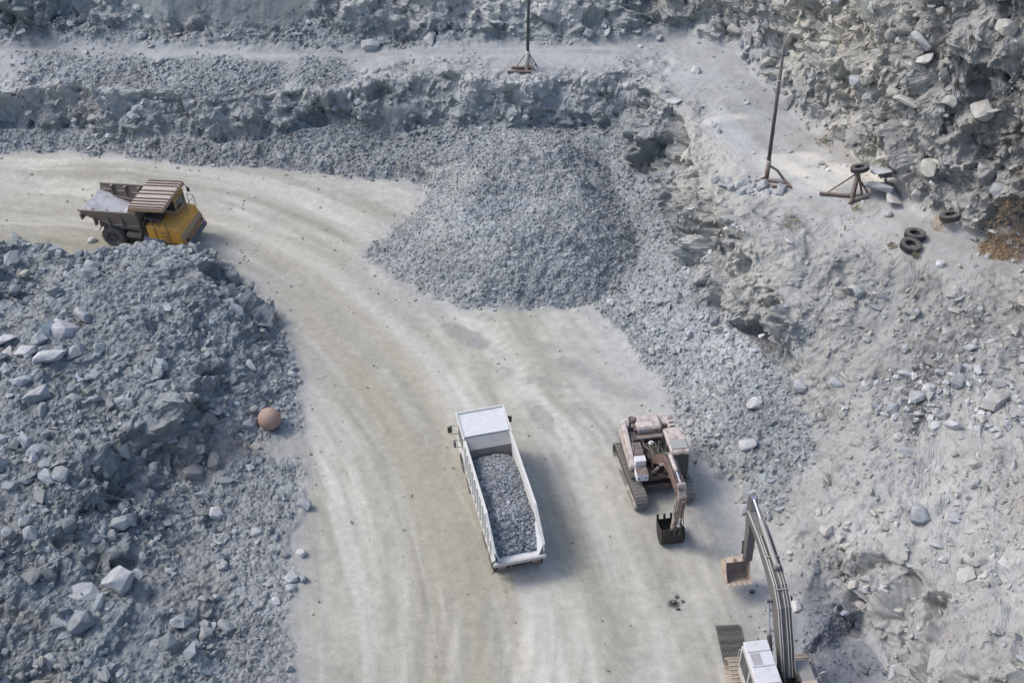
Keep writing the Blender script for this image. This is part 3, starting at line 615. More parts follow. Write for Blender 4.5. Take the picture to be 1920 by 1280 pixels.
M = dict(
    white=paint('dusty_white_paint', (.66, .66, .64), .35, .12), tray=paint('scoured_steel', (.66, .68, .72), .35, .10, .45),
    traywall=paint('scraped_tray_wall', (.22, .21, .20), .25, .35), dark=paint('dark_steel', (.05, .05, .052), .35, .2), black=paint('black_rubber', (.028, .028, .03), .30, 0, .85),
    tyre=paint('tyre_rubber', (.045, .045, .048), .45, 0, .9), yellow=paint('worn_yellow_paint', (.68, .35, .05), .14, .34), yfront=paint('dirty_yellow_front', (.36, .22, .11), .35, .5),
    brown=paint('dirty_brown_steel', (.15, .12, .10), .35, .45), brownl=paint('dusty_tan_canopy', (.40, .31, .25), .42, .35), blue=paint('faded_blue_paint', (.10, .17, .30), .4, .3),
    bedfloor=paint('pale_dusted_bed', (.52, .54, .58), .3, .48, .5, rustc=(.22, .23, .26), scale=1.3), pink=paint('faded_pinkish_paint', (.56, .50, .465), .26, .60, rustc=(.17, .10, .08)), wht2=paint('chalky_white_panel', (.70, .71, .76), .25, .2),
    rust=paint('rusty_brown_metal', (.115, .078, .066), .25, .5), grease=paint('greasy_dark_machinery', (.045, .035, .032), .12, .5), glass=None, chrome=paint('chromed_rod', (.75, .76, .78), 0, 0, .2, .9),
    grey=paint('bare_grey_steel', (.26, .255, .25), .35, .3, .5, .2), greyl=paint('light_grey_steel', (.46, .45, .43), .4, .25), shoe=paint('worn_track_steel', (.20, .185, .17), .45, .4, .5, .3),
    shoet=paint('tan_track_steel', (.40, .33, .25), .45, .3), bucket=paint('tan_bucket_steel', (.46, .36, .29), .35, .35), bucketd=paint('black_bucket_steel', (.022, .020, .019), .08, .15, .5, .3),
    roof=paint('pale_cab_roof', (.60, .61, .66), .3, .12), green=paint('grey_green_hatch', (.30, .33, .30), .3, .0, .3), navy=paint('dark_blue_visor', (.07, .08, .14), .3, .1), orange=paint('faded_orange', (.55, .25, .10), .3, .3),
    grime=paint('grimy_brown_boom', (.16, .09, .07), .14, .6, rustc=(.03, .022, .02)), stick=paint('grimy_arm_paint', (.36, .30, .27), .12, .62, rustc=(.05, .035, .03)), boomgrey=paint('dark_grey_boom', (.12, .118, .115), .28, .3, .45, .2), ball=paint('ochre_rusty_sphere', (.36, .235, .18), .22, .35, .8, rustc=(.22, .15, .13)), pole=paint('weathered_dark_pole', (.06, .06, .058), .15, .2), hose=paint('rubber_hose', (.03, .03, .032), .15, 0, .5),
    polel=paint('scuffed_pipe', (.34, .33, .31), .3, .35))
def glass_mat():
    m, n, b = nt('dusty_glass'); b.inputs['Base Color'].default_value = (.03, .035, .04, 1); b.inputs['Roughness'].default_value = .18; b.inputs['Specular IOR Level'].default_value = .6; return m
M['glass'] = glass_mat()

# ------------------------------------------------------------------ modelling helpers
class MB:
    def __init__(s): s.b = bmesh.new()
    def box(s, c, d, rot=None, bev=0.0):
        r = bmesh.ops.create_cube(s.b, size=1.0); m = Matrix.Translation(c) @ (Euler(rot).to_matrix().to_4x4() if rot else Matrix()) @ Matrix.Diagonal((*d, 1))
        bmesh.ops.transform(s.b, matrix=m, verts=r['verts'])
        if bev: bmesh.ops.bevel(s.b, geom=list({e for v in r['verts'] for e in v.link_edges}), offset=bev, segments=1, affect='EDGES')
        return s
    def prism(s, prof, x0, x1, bev=0.0, ax='x'):
        f = {'x': lambda x, a, b: (x, a, b), 'y': lambda x, a, b: (a, x, b), 'z': lambda x, a, b: (a, b, x)}[ax]
        A = [s.b.verts.new(f(x0, *p)) for p in prof]; B = [s.b.verts.new(f(x1, *p)) for p in prof]; n = len(prof)
        F = [s.b.faces.new(A), s.b.faces.new(B[::-1])] + [s.b.faces.new((A[i], B[i], B[(i + 1) % n], A[(i + 1) % n])) for i in range(n)]
        bmesh.ops.recalc_face_normals(s.b, faces=F)
        if bev: bmesh.ops.bevel(s.b, geom=list({e for v in A + B for e in v.link_edges}), offset=bev, segments=1, affect='EDGES')
        return s
    def poly(s, verts, faces, thick=0.0):
        V = [s.b.verts.new(v) for v in verts]; F = [s.b.faces.new([V[i] for i in f]) for f in faces]
        if thick:
            bmesh.ops.recalc_face_normals(s.b, faces=F); bmesh.ops.solidify(s.b, geom=F, thickness=thick)
        return s
    def cyl(s, p0, p1, r, seg=12, r2=None, caps=True):
        p0, p1 = Vector(p0), Vector(p1); d = p1 - p0; r2 = r if r2 is None else r2
        m = Matrix.Translation((p0 + p1) / 2) @ d.to_track_quat('Z', 'Y').to_matrix().to_4x4()
        bmesh.ops.create_cone(s.b, cap_ends=caps, segments=seg, radius1=r, radius2=r2, depth=d.length, matrix=m); return s
    def tube(s, P, r, seg=6):
        for a, b in zip(P, P[1:]): s.cyl(a, b, r, seg)
        return s
    def lathe(s, prof, seg=24, axis='x', c=(0, 0, 0)):
        rings = []
        for (h, r) in prof:
            ring = []
            for i in range(seg):
                a = 2 * math.pi * i / seg; u_, v_ = r * math.cos(a), r * math.sin(a)
                p = {'x': (h, u_, v_), 'y': (u_, h, v_), 'z': (u_, v_, h)}[axis]; ring.append(s.b.verts.new((p[0] + c[0], p[1] + c[1], p[2] + c[2])))
            rings.append(ring)
        F = []
        for A, B in zip(rings, rings[1:]):
            for i in range(seg): F.append(s.b.faces.new((A[i], A[(i + 1) % seg], B[(i + 1) % seg], B[i])))
        bmesh.ops.recalc_face_normals(s.b, faces=F); return s
    def build(s, name, mat, parent=None, smooth=False, kind=None, label=None):
        me = bpy.data.meshes.new(name); s.b.to_mesh(me); s.b.free(); me.materials.append(mat)
        if smooth: me.polygons.foreach_set('use_smooth', [True] * len(me.polygons))
        o = bpy.data.objects.new(name, me); COL.objects.link(o)
        if parent is not None: o.parent = parent
        if kind: o['kind'] = kind
        if label: o['label'] = label
        return o
def thing(name, label, cat, loc, head=0.0, group=None, tilt=(0, 0)):
    """Empty at the base; head = compass heading clockwise from +Y; tilt = (nose up, roll right side down) in degrees"""
    o = bpy.data.objects.new(name, None); COL.objects.link(o); o.empty_display_size = .3
    m = Matrix.Rotation(R(-head), 4, 'Z') @ Matrix.Rotation(R(tilt[0]), 4, 'X') @ Matrix.Rotation(R(tilt[1]), 4, 'Y')
    o.matrix_world = Matrix.Translation(loc) @ m; o['label'] = label; o['category'] = cat
    if group: o['group'] = group
    return o
def tag(o, label, cat, group=None):
    o['label'] = label; o['category'] = cat
    if group: o['group'] = group
    return o
def share(src, name, parent, loc=(0, 0, 0), rot=(0, 0, 0), scale=(1, 1, 1)):
    o = bpy.data.objects.new(name, src.data); COL.objects.link(o); o.parent = parent; o.location = loc; o.rotation_euler = rot; o.scale = scale; return o
def wheel(parent, x, y, r, w, out, name='wheel', lugs=28):
    """tyre part with a rim sub-part; out = +1 outer face towards +x"""
    b = MB(); hw = w / 2
    b.lathe([(-hw * .8, r * .55), (-hw, r * .68), (-hw * .98, r * .88), (-hw * .8, r * .97), (0, r), (hw * .8, r * .97), (hw * .98, r * .88), (hw, r * .68), (hw * .8, r * .55)], 32)
    for i in range(lugs):
        a = 2 * math.pi * i / lugs
        for sx in (-1, 1): b.box((sx * hw * .52, math.cos(a) * r * 1.0, math.sin(a) * r * 1.0), (hw * .85, r * .10, r * .05), (a + math.pi / 2 + 0, 0, .25 * sx) if False else (a - math.pi / 2, 0, 0))
    t = b.build(name, M['tyre'], parent); t.location = (x, y, r)
    c = MB().lathe([(-hw * .75, r * .57), (-hw * .7, r * .50), (-hw * .2, r * .45), (-hw * .15, r * .15), (-hw * .5, r * .14), (-hw * .5, .001)], 24).lathe([(hw * .75, r * .57), (hw * .7, r * .50), (hw * .3, r * .45), (hw * .25, r * .2), (hw * .6, r * .18), (hw * .6, .001)], 24)
    c.build('rim', M['dark'], t); return t

# ------------------------------------------------------------------ white tipper truck loaded with stone
def white_tipper():
    x, y = -.60, 37.75; z = ground(x, y)
    t = thing('tipper_truck', 'dusty white tipper truck heaped with grey stone, driving up the haul road', 'truck', (x, y, z), -14.0)
    t.scale = (.94, .945, .95)
    th = .05; W2 = 1.25
    # tray: two side walls, floor, headboard, each a plate of real thickness
    for s in (-1, 1):
        b = MB().prism([(-3.95, 1.30), (2.55, 1.30), (2.55, 3.12), (-2.35, 3.06), (-2.62, 2.86), (-4.05, 2.02), (-4.2, 1.75)], s * W2, s * (W2 - th), .008)
        w_ = b.build('side_wall', M['white'], t)
        MB().prism([(2.6, 3.12), (2.6, 3.20), (-2.38, 3.14), (-2.70, 2.93), (-4.10, 2.08), (-4.08, 2.0), (-2.62, 2.85), (-2.35, 3.06)], s * (W2 + .04), s * (W2 - .09)).build('top_rail', M['white'], w_)
        for k in range(11):
            yy = 2.25 - k * .57; top = 3.05 if yy > -2.4 else 3.05 - (abs(yy) - 2.4) * .62
            MB().prism([(yy - .05, 1.32), (yy + .05, 1.32), (yy + .05, top), (yy - .05, top)], s * (W2 + .002), s * (W2 + .085)).build('wall_rib', M['white'], w_)
        MB().box((s * (W2 + .03), -.8, 1.27), (.10, 6.3, .14), bev=.01).build('sill_beam', M['greyl'], t)
    MB().prism([(-4.15, 1.36), (-3.1, 1.30), (2.5, 1.30), (2.5, 1.22), (-3.1, 1.22), (-4.15, 1.28)], -W2 + th + .002, W2 - th - .002).build('tray_floor', M['tray'], t)
    # rear floor wings (the flared clean metal at the tail)
    for s in (-1, 1): MB().poly([(s * 1.19, -2.7, 2.2), (s * 1.19, -4.08, 1.95), (s * .98, -4.12, 1.38), (s * .98, -2.7, 1.38)], [(0, 1, 2, 3)], .03).build('tail_gusset', M['tray'], t)
    MB().box((0, -4.2, 1.32), (2.62, .14, .20), bev=.015).build('tail_lip', M['greyl'], t)
    MB().poly([(-1.2, 2.15, 1.3), (1.2, 2.15, 1.3), (1.2, 2.30, 2.62), (-1.2, 2.30, 2.62)], [(0, 1, 2, 3)], .05).build('headboard', M['traywall'], t)
    MB().poly([(-1.2, 2.30, 2.63), (1.2, 2.30, 2.63), (1.2, 2.72, 3.16), (-1.2, 2.72, 3.16)], [(0, 1, 2, 3)], .05).build('scraped_headboard_lip', M['greyl'], t)
    c = MB().poly([(-1.2, 2.74, 3.18), (1.2, 2.74, 3.18), (1.22, 4.32, 3.30), (-1.22, 4.32, 3.30)], [(0, 1, 2, 3)], .06).build('cab_canopy', M['tray'], t)
    for s in (-1, 1): MB().prism([(2.55, 3.12), (2.55, 3.28), (4.38, 3.44), (4.38, 3.24)], s * 1.23, s * 1.30).build('canopy_rail', M['white'], c)
    MB().box((0, 4.36, 3.36), (2.62, .09, .17), bev=.01).build('canopy_rail', M['white'], c)
    # chassis, cab, wheels
    MB().box((-.42, -.2, .95), (.14, 8.0, .30)).box((.42, -.2, .95), (.14, 8.0, .30)).box((0, -3.9, .95), (.9, .14, .26)).box((0, 0, .95), (.9, .14, .2)).build('chassis', M['dark'], t)
    cab = MB().prism([(2.75, .75), (4.55, .55), (4.75, 1.2), (4.62, 2.1), (4.35, 2.92), (2.85, 3.0), (2.75, 2.6)], -1.2, 1.2, .05).build('cab', M['white'], t)
    MB().poly([(-1.05, 4.69, 1.75), (1.05, 4.69, 1.75), (.98, 4.44, 2.75), (-.98, 4.44, 2.75)], [(0, 1, 2, 3)], .02).build('windscreen', M['glass'], cab)
    for s in (-1, 1):
        MB().prism([(3.2, 1.8), (4.45, 1.8), (4.2, 2.7), (3.2, 2.7)], s * 1.2, s * 1.215).build('side_window', M['glass'], cab)
        MB().cyl((s * 1.2, 4.35, 2.5), (s * 1.62, 4.5, 2.45), .018).cyl((s * 1.2, 4.35, 1.9), (s * 1.62, 4.5, 1.85), .018).cyl((s * 1.62, 4.5, 1.85), (s * 1.62, 4.5, 2.45), .018).box((s * 1.64, 4.47, 2.2), (.24, .07, .46), bev=.02).build('mirror', M['dark'], cab)
        if s < 0: MB().cyl((-1.25, 3.0, 2.75), (-1.62, 3.15, 2.70), .016).cyl((-1.25, 3.0, 2.25), (-1.62, 3.15, 2.2), .016).box((-1.64, 3.15, 2.46), (.10, .22, .42), bev=.02).build('mirror', M['dark'], t)
    MB().box((0, 4.75, .75), (2.3, .22, .42), bev=.04).build('bumper', M['greyl'], cab)
    for (yy, dual) in ((3.55, 0), (2.0, 0), (-1.75, 1), (-3.1, 1)):
        for s in (-1, 1):
            wheel(t, s * 1.08, yy, .52, .30, s)
            if dual: wheel(t, s * .74, yy, .52, .28, s)
        MB().cyl((-1.0, yy, .52), (1.0, yy, .52), .09).build('axle', M['dark'], t)
    for s in (-1, 1):
        MB().box((s * 1.05, -3.85, .62), (.42, .03, .5)).build('mud_flap', M['black'], t)
        lamp = MB().box((s * .85, -4.12, .98), (.42, .08, .15), bev=.01).build('tail_light', paint('red_lamp', (.16, .04, .035), .85, 0, .3) if s < 0 else bpy.data.materials['red_lamp'], t)
    MB().box((0, -4.08, .78), (2.1, .08, .12), bev=.01).box((-.6, -4.0, .9), (.08, .1, .3)).box((.6, -4.0, .9), (.08, .1, .3)).build('rear_bumper', M['dark'], t)
    MB().box((-1.0, .6, .85), (.5, 1.3, .55), bev=.05).build('fuel_tank', M['greyl'], t); MB().box((1.0, .4, .85), (.45, .9, .5), bev=.05).build('air_tank', M['grey'], t)
    MB().box((0, 3.0, .8), (1.0, 1.5, .6), bev=.05).build('engine', M['dark'], t)
    # the load
    nx, ny = 24, 64; V, F = [], []
    for j in range(ny):
        yy = -3.75 + 5.93 * j / (ny - 1)
        for i in range(nx):
            xx = -1.17 + 2.34 * i / (nx - 1); e = 1 - (abs(xx) / 1.17) ** 2.5
            f = min(1, max(0, (yy + 3.75) / 1.6)); h = 1.37 + (1.0 * f ** .8) * (.70 + .34 * e) + .10 * math.sin(yy * 2.3 + 1) * f - .30 * max(0, (yy - 1.4)) ** 1.2
            V.append((xx, yy, h + .05 * float(fbm(np.array([xx * 3]), np.array([yy * 3]), 1, 88, 2)[0]) * f))
    for j in range(ny - 1):
        for i in range(nx - 1): a = j * nx + i; F.append((a, a + 1, a + nx + 1, a + nx))
    def skirt(idx):
        base = len(V)
        for k in idx: V.append((V[k][0], V[k][1], 1.33))
        for q in range(len(idx) - 1): F.append((idx[q], idx[q + 1], base + q + 1, base + q))
    top = len(V)
    for idx in (list(range(nx)), list(range((ny - 1) * nx, ny * nx))[::-1], [j * nx for j in range(ny)][::-1], [j * nx + nx - 1 for j in range(ny)]): skirt(idx)
    me = bpy.data.meshes.new('stone_load'); me.from_pydata(V, [], F); me.update(); me.materials.append(paint('load_dust', (.10, .11, .12), .1, 0, .9)); ld = bpy.data.objects.new('stone_load', me); COL.objects.link(ld)
    ld.location, ld.rotation_euler, ld.scale = t.location, t.rotation_euler, t.scale; tag(ld, 'heaped load of broken grey stone lying in the tray of the white tipper truck', 'stone load')
    rg = np.random.default_rng(77); n = 4200; V_ = np.array(V[:top]).reshape(ny, nx, 3)
    jy, ix = rg.random(n) ** .95 * (ny - 1.01), rg.random(n) * (nx - 1.01); j0, i0 = jy.astype(int), ix.astype(int)
    p = V_[j0, i0] * ((1 - (jy - j0)) * (1 - (ix - i0)))[:, None] + V_[j0 + 1, i0] * ((jy - j0) * (1 - (ix - i0)))[:, None] + V_[j0, i0 + 1] * ((1 - (jy - j0)) * (ix - i0))[:, None] + V_[j0 + 1, i0 + 1] * ((jy - j0) * (ix - i0))[:, None]
    p[:, 0] = np.clip(p[:, 0], -1.10, 1.10); p[:, 1] = np.clip(p[:, 1], -3.95, 2.04); p[:, 2] += .02
    s_ = rg.uniform(.09, .22, n) * np.where(rg.random(n) < .06, 1.4, 1); sc = np.stack([s_ * 1.15, s_ * .85, s_ * .65], 1)
    col = np.array((.225, .245, .265))[None] * rg.uniform(.5, 1.55, (n, 1)) * (1 + rg.normal(0, .01, (n, 3)))
    st_ = stone_group('stones', p, sc, np.stack([rg.normal(0, .5, n), rg.normal(0, .5, n), rg.uniform(0, 6.3, n)], 1), np.clip(col, .05, .7), ld)
white_tipper()

# ------------------------------------------------------------------ yellow dump truck
def yellow_dumper():
    x, y = -23.15, 60.75
    t = thing('dump_truck', 'old yellow dump truck with brown empty bed behind the rubble mound', 'truck', (x, y, ground(x, y) + .0), 103, tilt=(2.0, 2.5)); t.scale = (1, 1.05, 1)
    # bed: near and far walls lean out, floor rises to the tail
    for s in (-1, 1):
        w_ = MB().poly([(s * 1.02, -3.05, 2.10), (s * 1.42, -3.15, 2.78), (s * 1.42, .55, 2.95), (s * 1.02, .55, 1.35), (s * 1.02, -1.2, 1.42)], [(0, 1, 2, 3, 4)], .07).build('bed_wall', M['brown'], t)
        MB().cyl((s * 1.45, -3.15, 2.78), (s * 1.45, .3, 2.96), .06, 8).cyl((s * 1.30, -3.1, 2.46), (s * 1.30, .5, 2.35), .055, 8).cyl((s * 1.14, -2.9, 2.2), (s * 1.14, .5, 1.8), .055, 8).build('wall_beam', M['brown'], w_)
        for yy in (-2.3, -1.4, -.5): MB().prism([(yy - .06, 1.65), (yy + .06, 1.65), (yy + .06, 2.85), (yy - .06, 2.85)], s * 1.16, s * 1.42).build('wall_rib', M['brown'], w_)
        MB().prism([(.05, 2.9), (.62, 2.9), (.62, 3.42), (.30, 3.42)], s * 1.40, s * 1.46).build('canopy_gusset', M['yfront'], t)
    MB().poly([(-1.02, .55, 1.32), (1.02, .55, 1.32), (1.02, -1.2, 1.40), (-1.02, -1.2, 1.40), (1.02, -3.05, 2.08), (-1.02, -3.05, 2.08)], [(0, 1, 2, 3), (3, 2, 4, 5)], .06).build('bed_underside', M['brown'], t)
    MB().poly([(-1.22, .50, 1.8), (1.22, .50, 1.8), (1.22, -1.2, 1.75), (-1.22, -1.2, 1.75), (1.30, -3.12, 2.46), (-1.30, -3.12, 2.46)], [(0, 1, 2, 3), (3, 2, 4, 5)], .04).build('bed_floor', M['bedfloor'], t)
    MB().prism([(-3.2, 2.0), (-3.05, 2.0), (-3.05, 2.44), (-3.2, 2.44)], -1.40, 1.40, .02).build('tail_beam', M['brown'], t)
    MB().poly([(-1.42, .58, 1.32), (1.42, .58, 1.32), (1.42, .62, 3.38), (-1.42, .62, 3.38)], [(0, 1, 2, 3)], .07).build('bed_headboard', M['brown'], t)
    can = MB().poly([(-1.45, .25, 3.34), (1.45, .25, 3.34), (1.45, 2.45, 3.50), (-1.45, 2.45, 3.50)], [(0, 1, 2, 3)], .08).build('canopy', M['brownl'], t)
    for xx in (-1.36, -1.10, -.84, -.32, .02, .50, .80, 1.10, 1.36):
        MB().prism([(.27, 3.42), (2.43, 3.58), (2.43, 3.64), (.27, 3.48)], xx - .035, xx + .035).build('canopy_rib', M['grease'], can)
    for s in (-1, 1): MB().prism([(.3, 3.15), (2.47, 3.3), (2.47, 3.46), (.3, 3.31)], s * 1.44, s * 1.49).build('canopy_edge', M['yfront'], can)
    MB().box((0, 2.47, 3.43), (2.98, .07, .24), bev=.01).build('canopy_edge', M['yfront'], can)
    # front body: low hood on the near side, cab on the far side
    MB().prism([(.95, .95), (3.0, .72), (3.18, .95), (3.12, 1.45), (2.95, 1.98), (.95, 2.02)], -1.36, 1.36, .05).build('hood', M['yellow'], t)
    fr = MB().prism([(3.02, .62), (3.30, .72), (3.27, 1.30), (3.12, 1.52), (3.0, 1.5)], -1.32, 1.32, .03).build('front_panel', M['yfront'], t)
    for k in range(7): MB().box((-.72 + k * .24, 3.30, 1.02), (.06, .06, .5)).build('grille_bar', M['yfront'], fr)
    for s in (-1, 1): MB().cyl((s * 1.05, 3.26, 1.05), (s * 1.05, 3.36, 1.05), .11, 14).build('headlight', M['glass'], fr)
    MB().box((0, 3.28, .58), (2.75, .26, .30), bev=.04).build('bumper', M['navy'], t)
    cab = MB().box((-.62, 1.75, 2.14), (1.25, 1.45, .32), bev=.02).build('cab', M['yfront'], t)
    for (px_, py_) in ((-1.2, 1.08), (-.04, 1.08), (-1.2, 2.42), (-.04, 2.42)): MB().box((px_, py_, 2.68), (.08, .08, .8)).build('cab_pillar', M['yfront'], cab)
    MB().box((-.62, 1.75, 3.1), (1.32, 1.5, .08), bev=.02).build('cab_roof', M['yellow'], cab)
    MB().box((-.62, 2.43, 2.68), (1.06, .02, .72)).build('windscreen', M['glass'], cab); MB().box((-.03, 1.75, 2.68), (.02, 1.22, .72)).build('side_window', M['glass'], cab); MB().box((-1.21, 1.75, 2.68), (.02, 1.22, .72)).build('side_window', M['glass'], cab)
    MB().box((-.62, 1.05, 2.68), (1.06, .02, .72)).build('rear_window', M['glass'], cab)
    MB().box((.55, 1.35, 2.16), (.9, .75, .28), bev=.04).build('air_cleaner', M['grease'], t)
    MB().box((.35, .72, 1.7), (1.7, .18, 1.1)).build('engine_bulkhead', M['grease'], t)
    MB().box((0, -.4, 1.05), (1.0, 4.6, .34)).box((0, -2.2, .85), (1.3, .4, .4)).build('chassis', M['dark'], t)
    MB().box((1.12, 1.25, .92), (.55, 1.35, .34), bev=.04).build('fuel_tank', M['blue'], t)
    MB().cyl((1.05, -.55, .95), (1.05, .35, .95), .22, 14).build('air_tank', M['brown'], t)
    def rail(P, r=.02): MB().tube(P, r).build('handrail', M['dark'], t)
    rail([(1.33, 1.1, 1.98), (1.40, 1.1, 2.7), (1.40, 1.5, 2.7), (1.40, 1.55, 1.0)]); rail([(1.40, 1.9, 2.0), (1.42, 1.9, 2.55), (1.42, 2.35, 2.5), (1.42, 2.4, .95)]); rail([(-1.3, 2.6, 2.0), (-1.3, 2.6, 2.75), (-1.3, 3.0, 2.7), (-1.3, 3.05, 1.9)]); rail([(-1.3, 3.02, 2.65), (-.2, 3.02, 2.65), (-.2, 3.02, 1.9)])
    for k in range(4): MB().box((1.42, 2.12, .8 + k * .28), (.06, .42, .03)).build('ladder_rung', M['dark'], t)
    MB().tube([(-1.4, 2.5, 3.5), (-1.5, 2.65, 3.1)], .02).box((-1.5, 2.66, 2.95), (.06, .2, .34), bev=.02).build('mirror', M['dark'], t)
    for s in (-1, 1):
        wheel(t, s * 1.12, -1.45, .74, .50, s); wheel(t, s * .58, -1.45, .74, .46, s); wheel(t, s * 1.08, 2.0, .74, .52, s)
        MB().prism([(1.15, 1.25), (2.9, 1.25), (2.9, 1.38), (1.15, 1.38)], s * .8, s * 1.37).build('mudguard', M['yellow'], t)
        MB().poly([(s * .9, -2.05, 1.55), (s * 1.35, -2.05, 1.55), (s * 1.35, -2.3, 1.2), (s * .9, -2.3, 1.2)], [(0, 1, 2, 3)], .03).build('mud_flap', M['black'], t)
    MB().cyl((-1, -1.45, .74), (1, -1.45, .74), .16).build('axle', M['dark'], t); MB().cyl((-1, 2.0, .74), (1, 2.0, .74), .14).build('axle', M['dark'], t)
yellow_dumper()

# ------------------------------------------------------------------ excavators
def crawler(t, side, length, wid, gx, rad, shoe_mat, frame_mat, rot=0.0):
    """one crawler track: frame part with its shoes, rollers and guard as sub-parts"""
    hl = length / 2 - rad
    fr = MB().prism([(-hl, rad * .45), (hl, rad * .45), (hl, rad * 1.55), (-hl, rad * 1.55)], side * (gx - wid * .28), side * (gx + wid * .28), .02).build('crawler_track', frame_mat, t); fr.rotation_euler = (0, 0, R(rot))
    MB().cyl((side * (gx - .13), hl, rad), (side * (gx + .13), hl, rad), rad * .80, 20).build('idler_wheel', frame_mat, fr); MB().cyl((side * (gx - .13), -hl, rad), (side * (gx + .13), -hl, rad), rad * .80, 20).build('drive_sprocket', frame_mat, fr)
    per = 4 * hl + 2 * math.pi * rad; n = int(per / .195); proto = None
    for i in range(n):
        s_ = i / n * per
        if s_ < 2 * hl: p = (-hl + s_, 2 * rad - .0); a = 0
        elif s_ < 2 * hl + math.pi * rad: q = (s_ - 2 * hl) / rad; p = (hl + math.sin(q) * rad, rad + math.cos(q) * rad); a = -q
        elif s_ < 4 * hl + math.pi * rad: p = (hl - (s_ - 2 * hl - math.pi * rad), 0); a = math.pi
        else: q = (s_ - 4 * hl - math.pi * rad) / rad; p = (-hl - math.sin(q) * rad, rad - math.cos(q) * rad); a = math.pi - q
        if proto is None:
            proto = MB().box((0, 0, 0), (wid, .178, .035)).box((0, -.06, .03), (wid, .022, .05)).box((0, .045, .026), (wid, .018, .035)).box((-wid * .18, 0, .02), (.07, .12, .02)).box((wid * .18, 0, .02), (.07, .12, .02)).build('track_shoe', shoe_mat, fr); o = proto
        else: o = share(proto, 'track_shoe', fr)
        o.location = (side * gx, p[0], p[1] + .0); o.rotation_euler = (a, 0, 0)
    return fr
def box_arm(P, wtop, name, mat, parent, x0=0.0, w=.42):
    """boxed boom or stick through (y, z, depth) stations"""
    up, dn = [], []
    for i, (y, z, d) in enumerate(P):
        a = Vector(P[max(0, i - 1)][:2]); b = Vector(P[min(len(P) - 1, i + 1)][:2]); t_ = (b - a).normalized(); nrm = Vector((-t_.y, t_.x))
        up.append((y + nrm.x * d / 2, z + nrm.y * d / 2)); dn.append((y - nrm.x * d / 2, z - nrm.y * d / 2))
    b = MB().prism(up + dn[::-1], x0 - w / 2, x0 + w / 2, .02); o = b.build(name, mat, parent)
    pl = []
    return o
def arm_top(P, off):
    out = []
    for i, (y, z, d) in enumerate(P):
        a = Vector(P[max(0, i - 1)][:2]); b = Vector(P[min(len(P) - 1, i + 1)][:2]); t_ = (b - a).normalized(); out.append((y - t_.y * (d / 2 + off), z + t_.x * (d / 2 + off)))
    return out
def ram(parent, p0, p1, r, name, frac=.55, x=0.0, mat=None):
    p0, p1 = Vector((x, *p0)), Vector((x, *p1)); m = p0.lerp(p1, frac)
    c = MB().cyl(p0, m, r, 14).cyl(p0 - Vector((r * .9, 0, 0)), p0 + Vector((r * .9, 0, 0)), r * 1.05, 12).build(name, mat or M['grey'], parent)
    MB().cyl(m, p1, r * .52, 12).cyl(p1 - Vector((r, 0, 0)), p1 + Vector((r, 0, 0)), r * .8, 12).build('rod', M['chrome'], c); return c
def bucket(parent, piv, ang, w, mat, x0=0.0, size=1.0, teeth=4):
    """bucket: curved back, two cheeks, teeth; built round its pivot, ang rotates it about the x axis"""
    n = 9; S = size; arc = [(-.05, .12)] + [(.10 + .0 + math.cos(a) * .62 - .2, -.55 + math.sin(a) * .62) for a in [R(95 - k * 28) for k in range(n - 1)]]
    arc = [(-.12, .12), (.30, .10), (.62, -.10), (.80, -.42), (.80, -.76), (.60, -1.05), (.25, -1.18), (-.18, -1.15), (-.50, -1.02)]
    arc = [(a * S, b * S) for a, b in arc]
    B = MB(); k = len(arc)
    V = [(x0 + s * w / 2, a, b) for s in (-1, 1) for a, b in arc]
    B.poly(V, [(i, i + 1, k + i + 1, k + i) for i in range(k - 1)], .035)
    for s in (-1, 1): B.prism(arc + [(-.22 * S, -.45 * S)], x0 + s * w / 2, x0 + s * (w / 2 - .035))
    o = B.build('bucket', mat, parent); o.location = (0, *piv); o.rotation_euler = (ang, 0, 0)
    for i in range(teeth):
        xx = x0 - w / 2 + .07 + (w - .14) * i / (teeth - 1)
        MB().prism([(-.42 * S, -1.10 * S), (-.42 * S, -.99 * S), (-.78 * S, -.90 * S), (-.80 * S, -.94 * S)], xx - .055, xx + .055, .01).build('tooth', mat, o)
    for s in (-1, 1): MB().prism([(-.15, .14), (.2, .12), (.14, .32), (-.06, .34)], x0 + s * .19, x0 + s * .23).build('bucket_ear', mat, o)
    return o

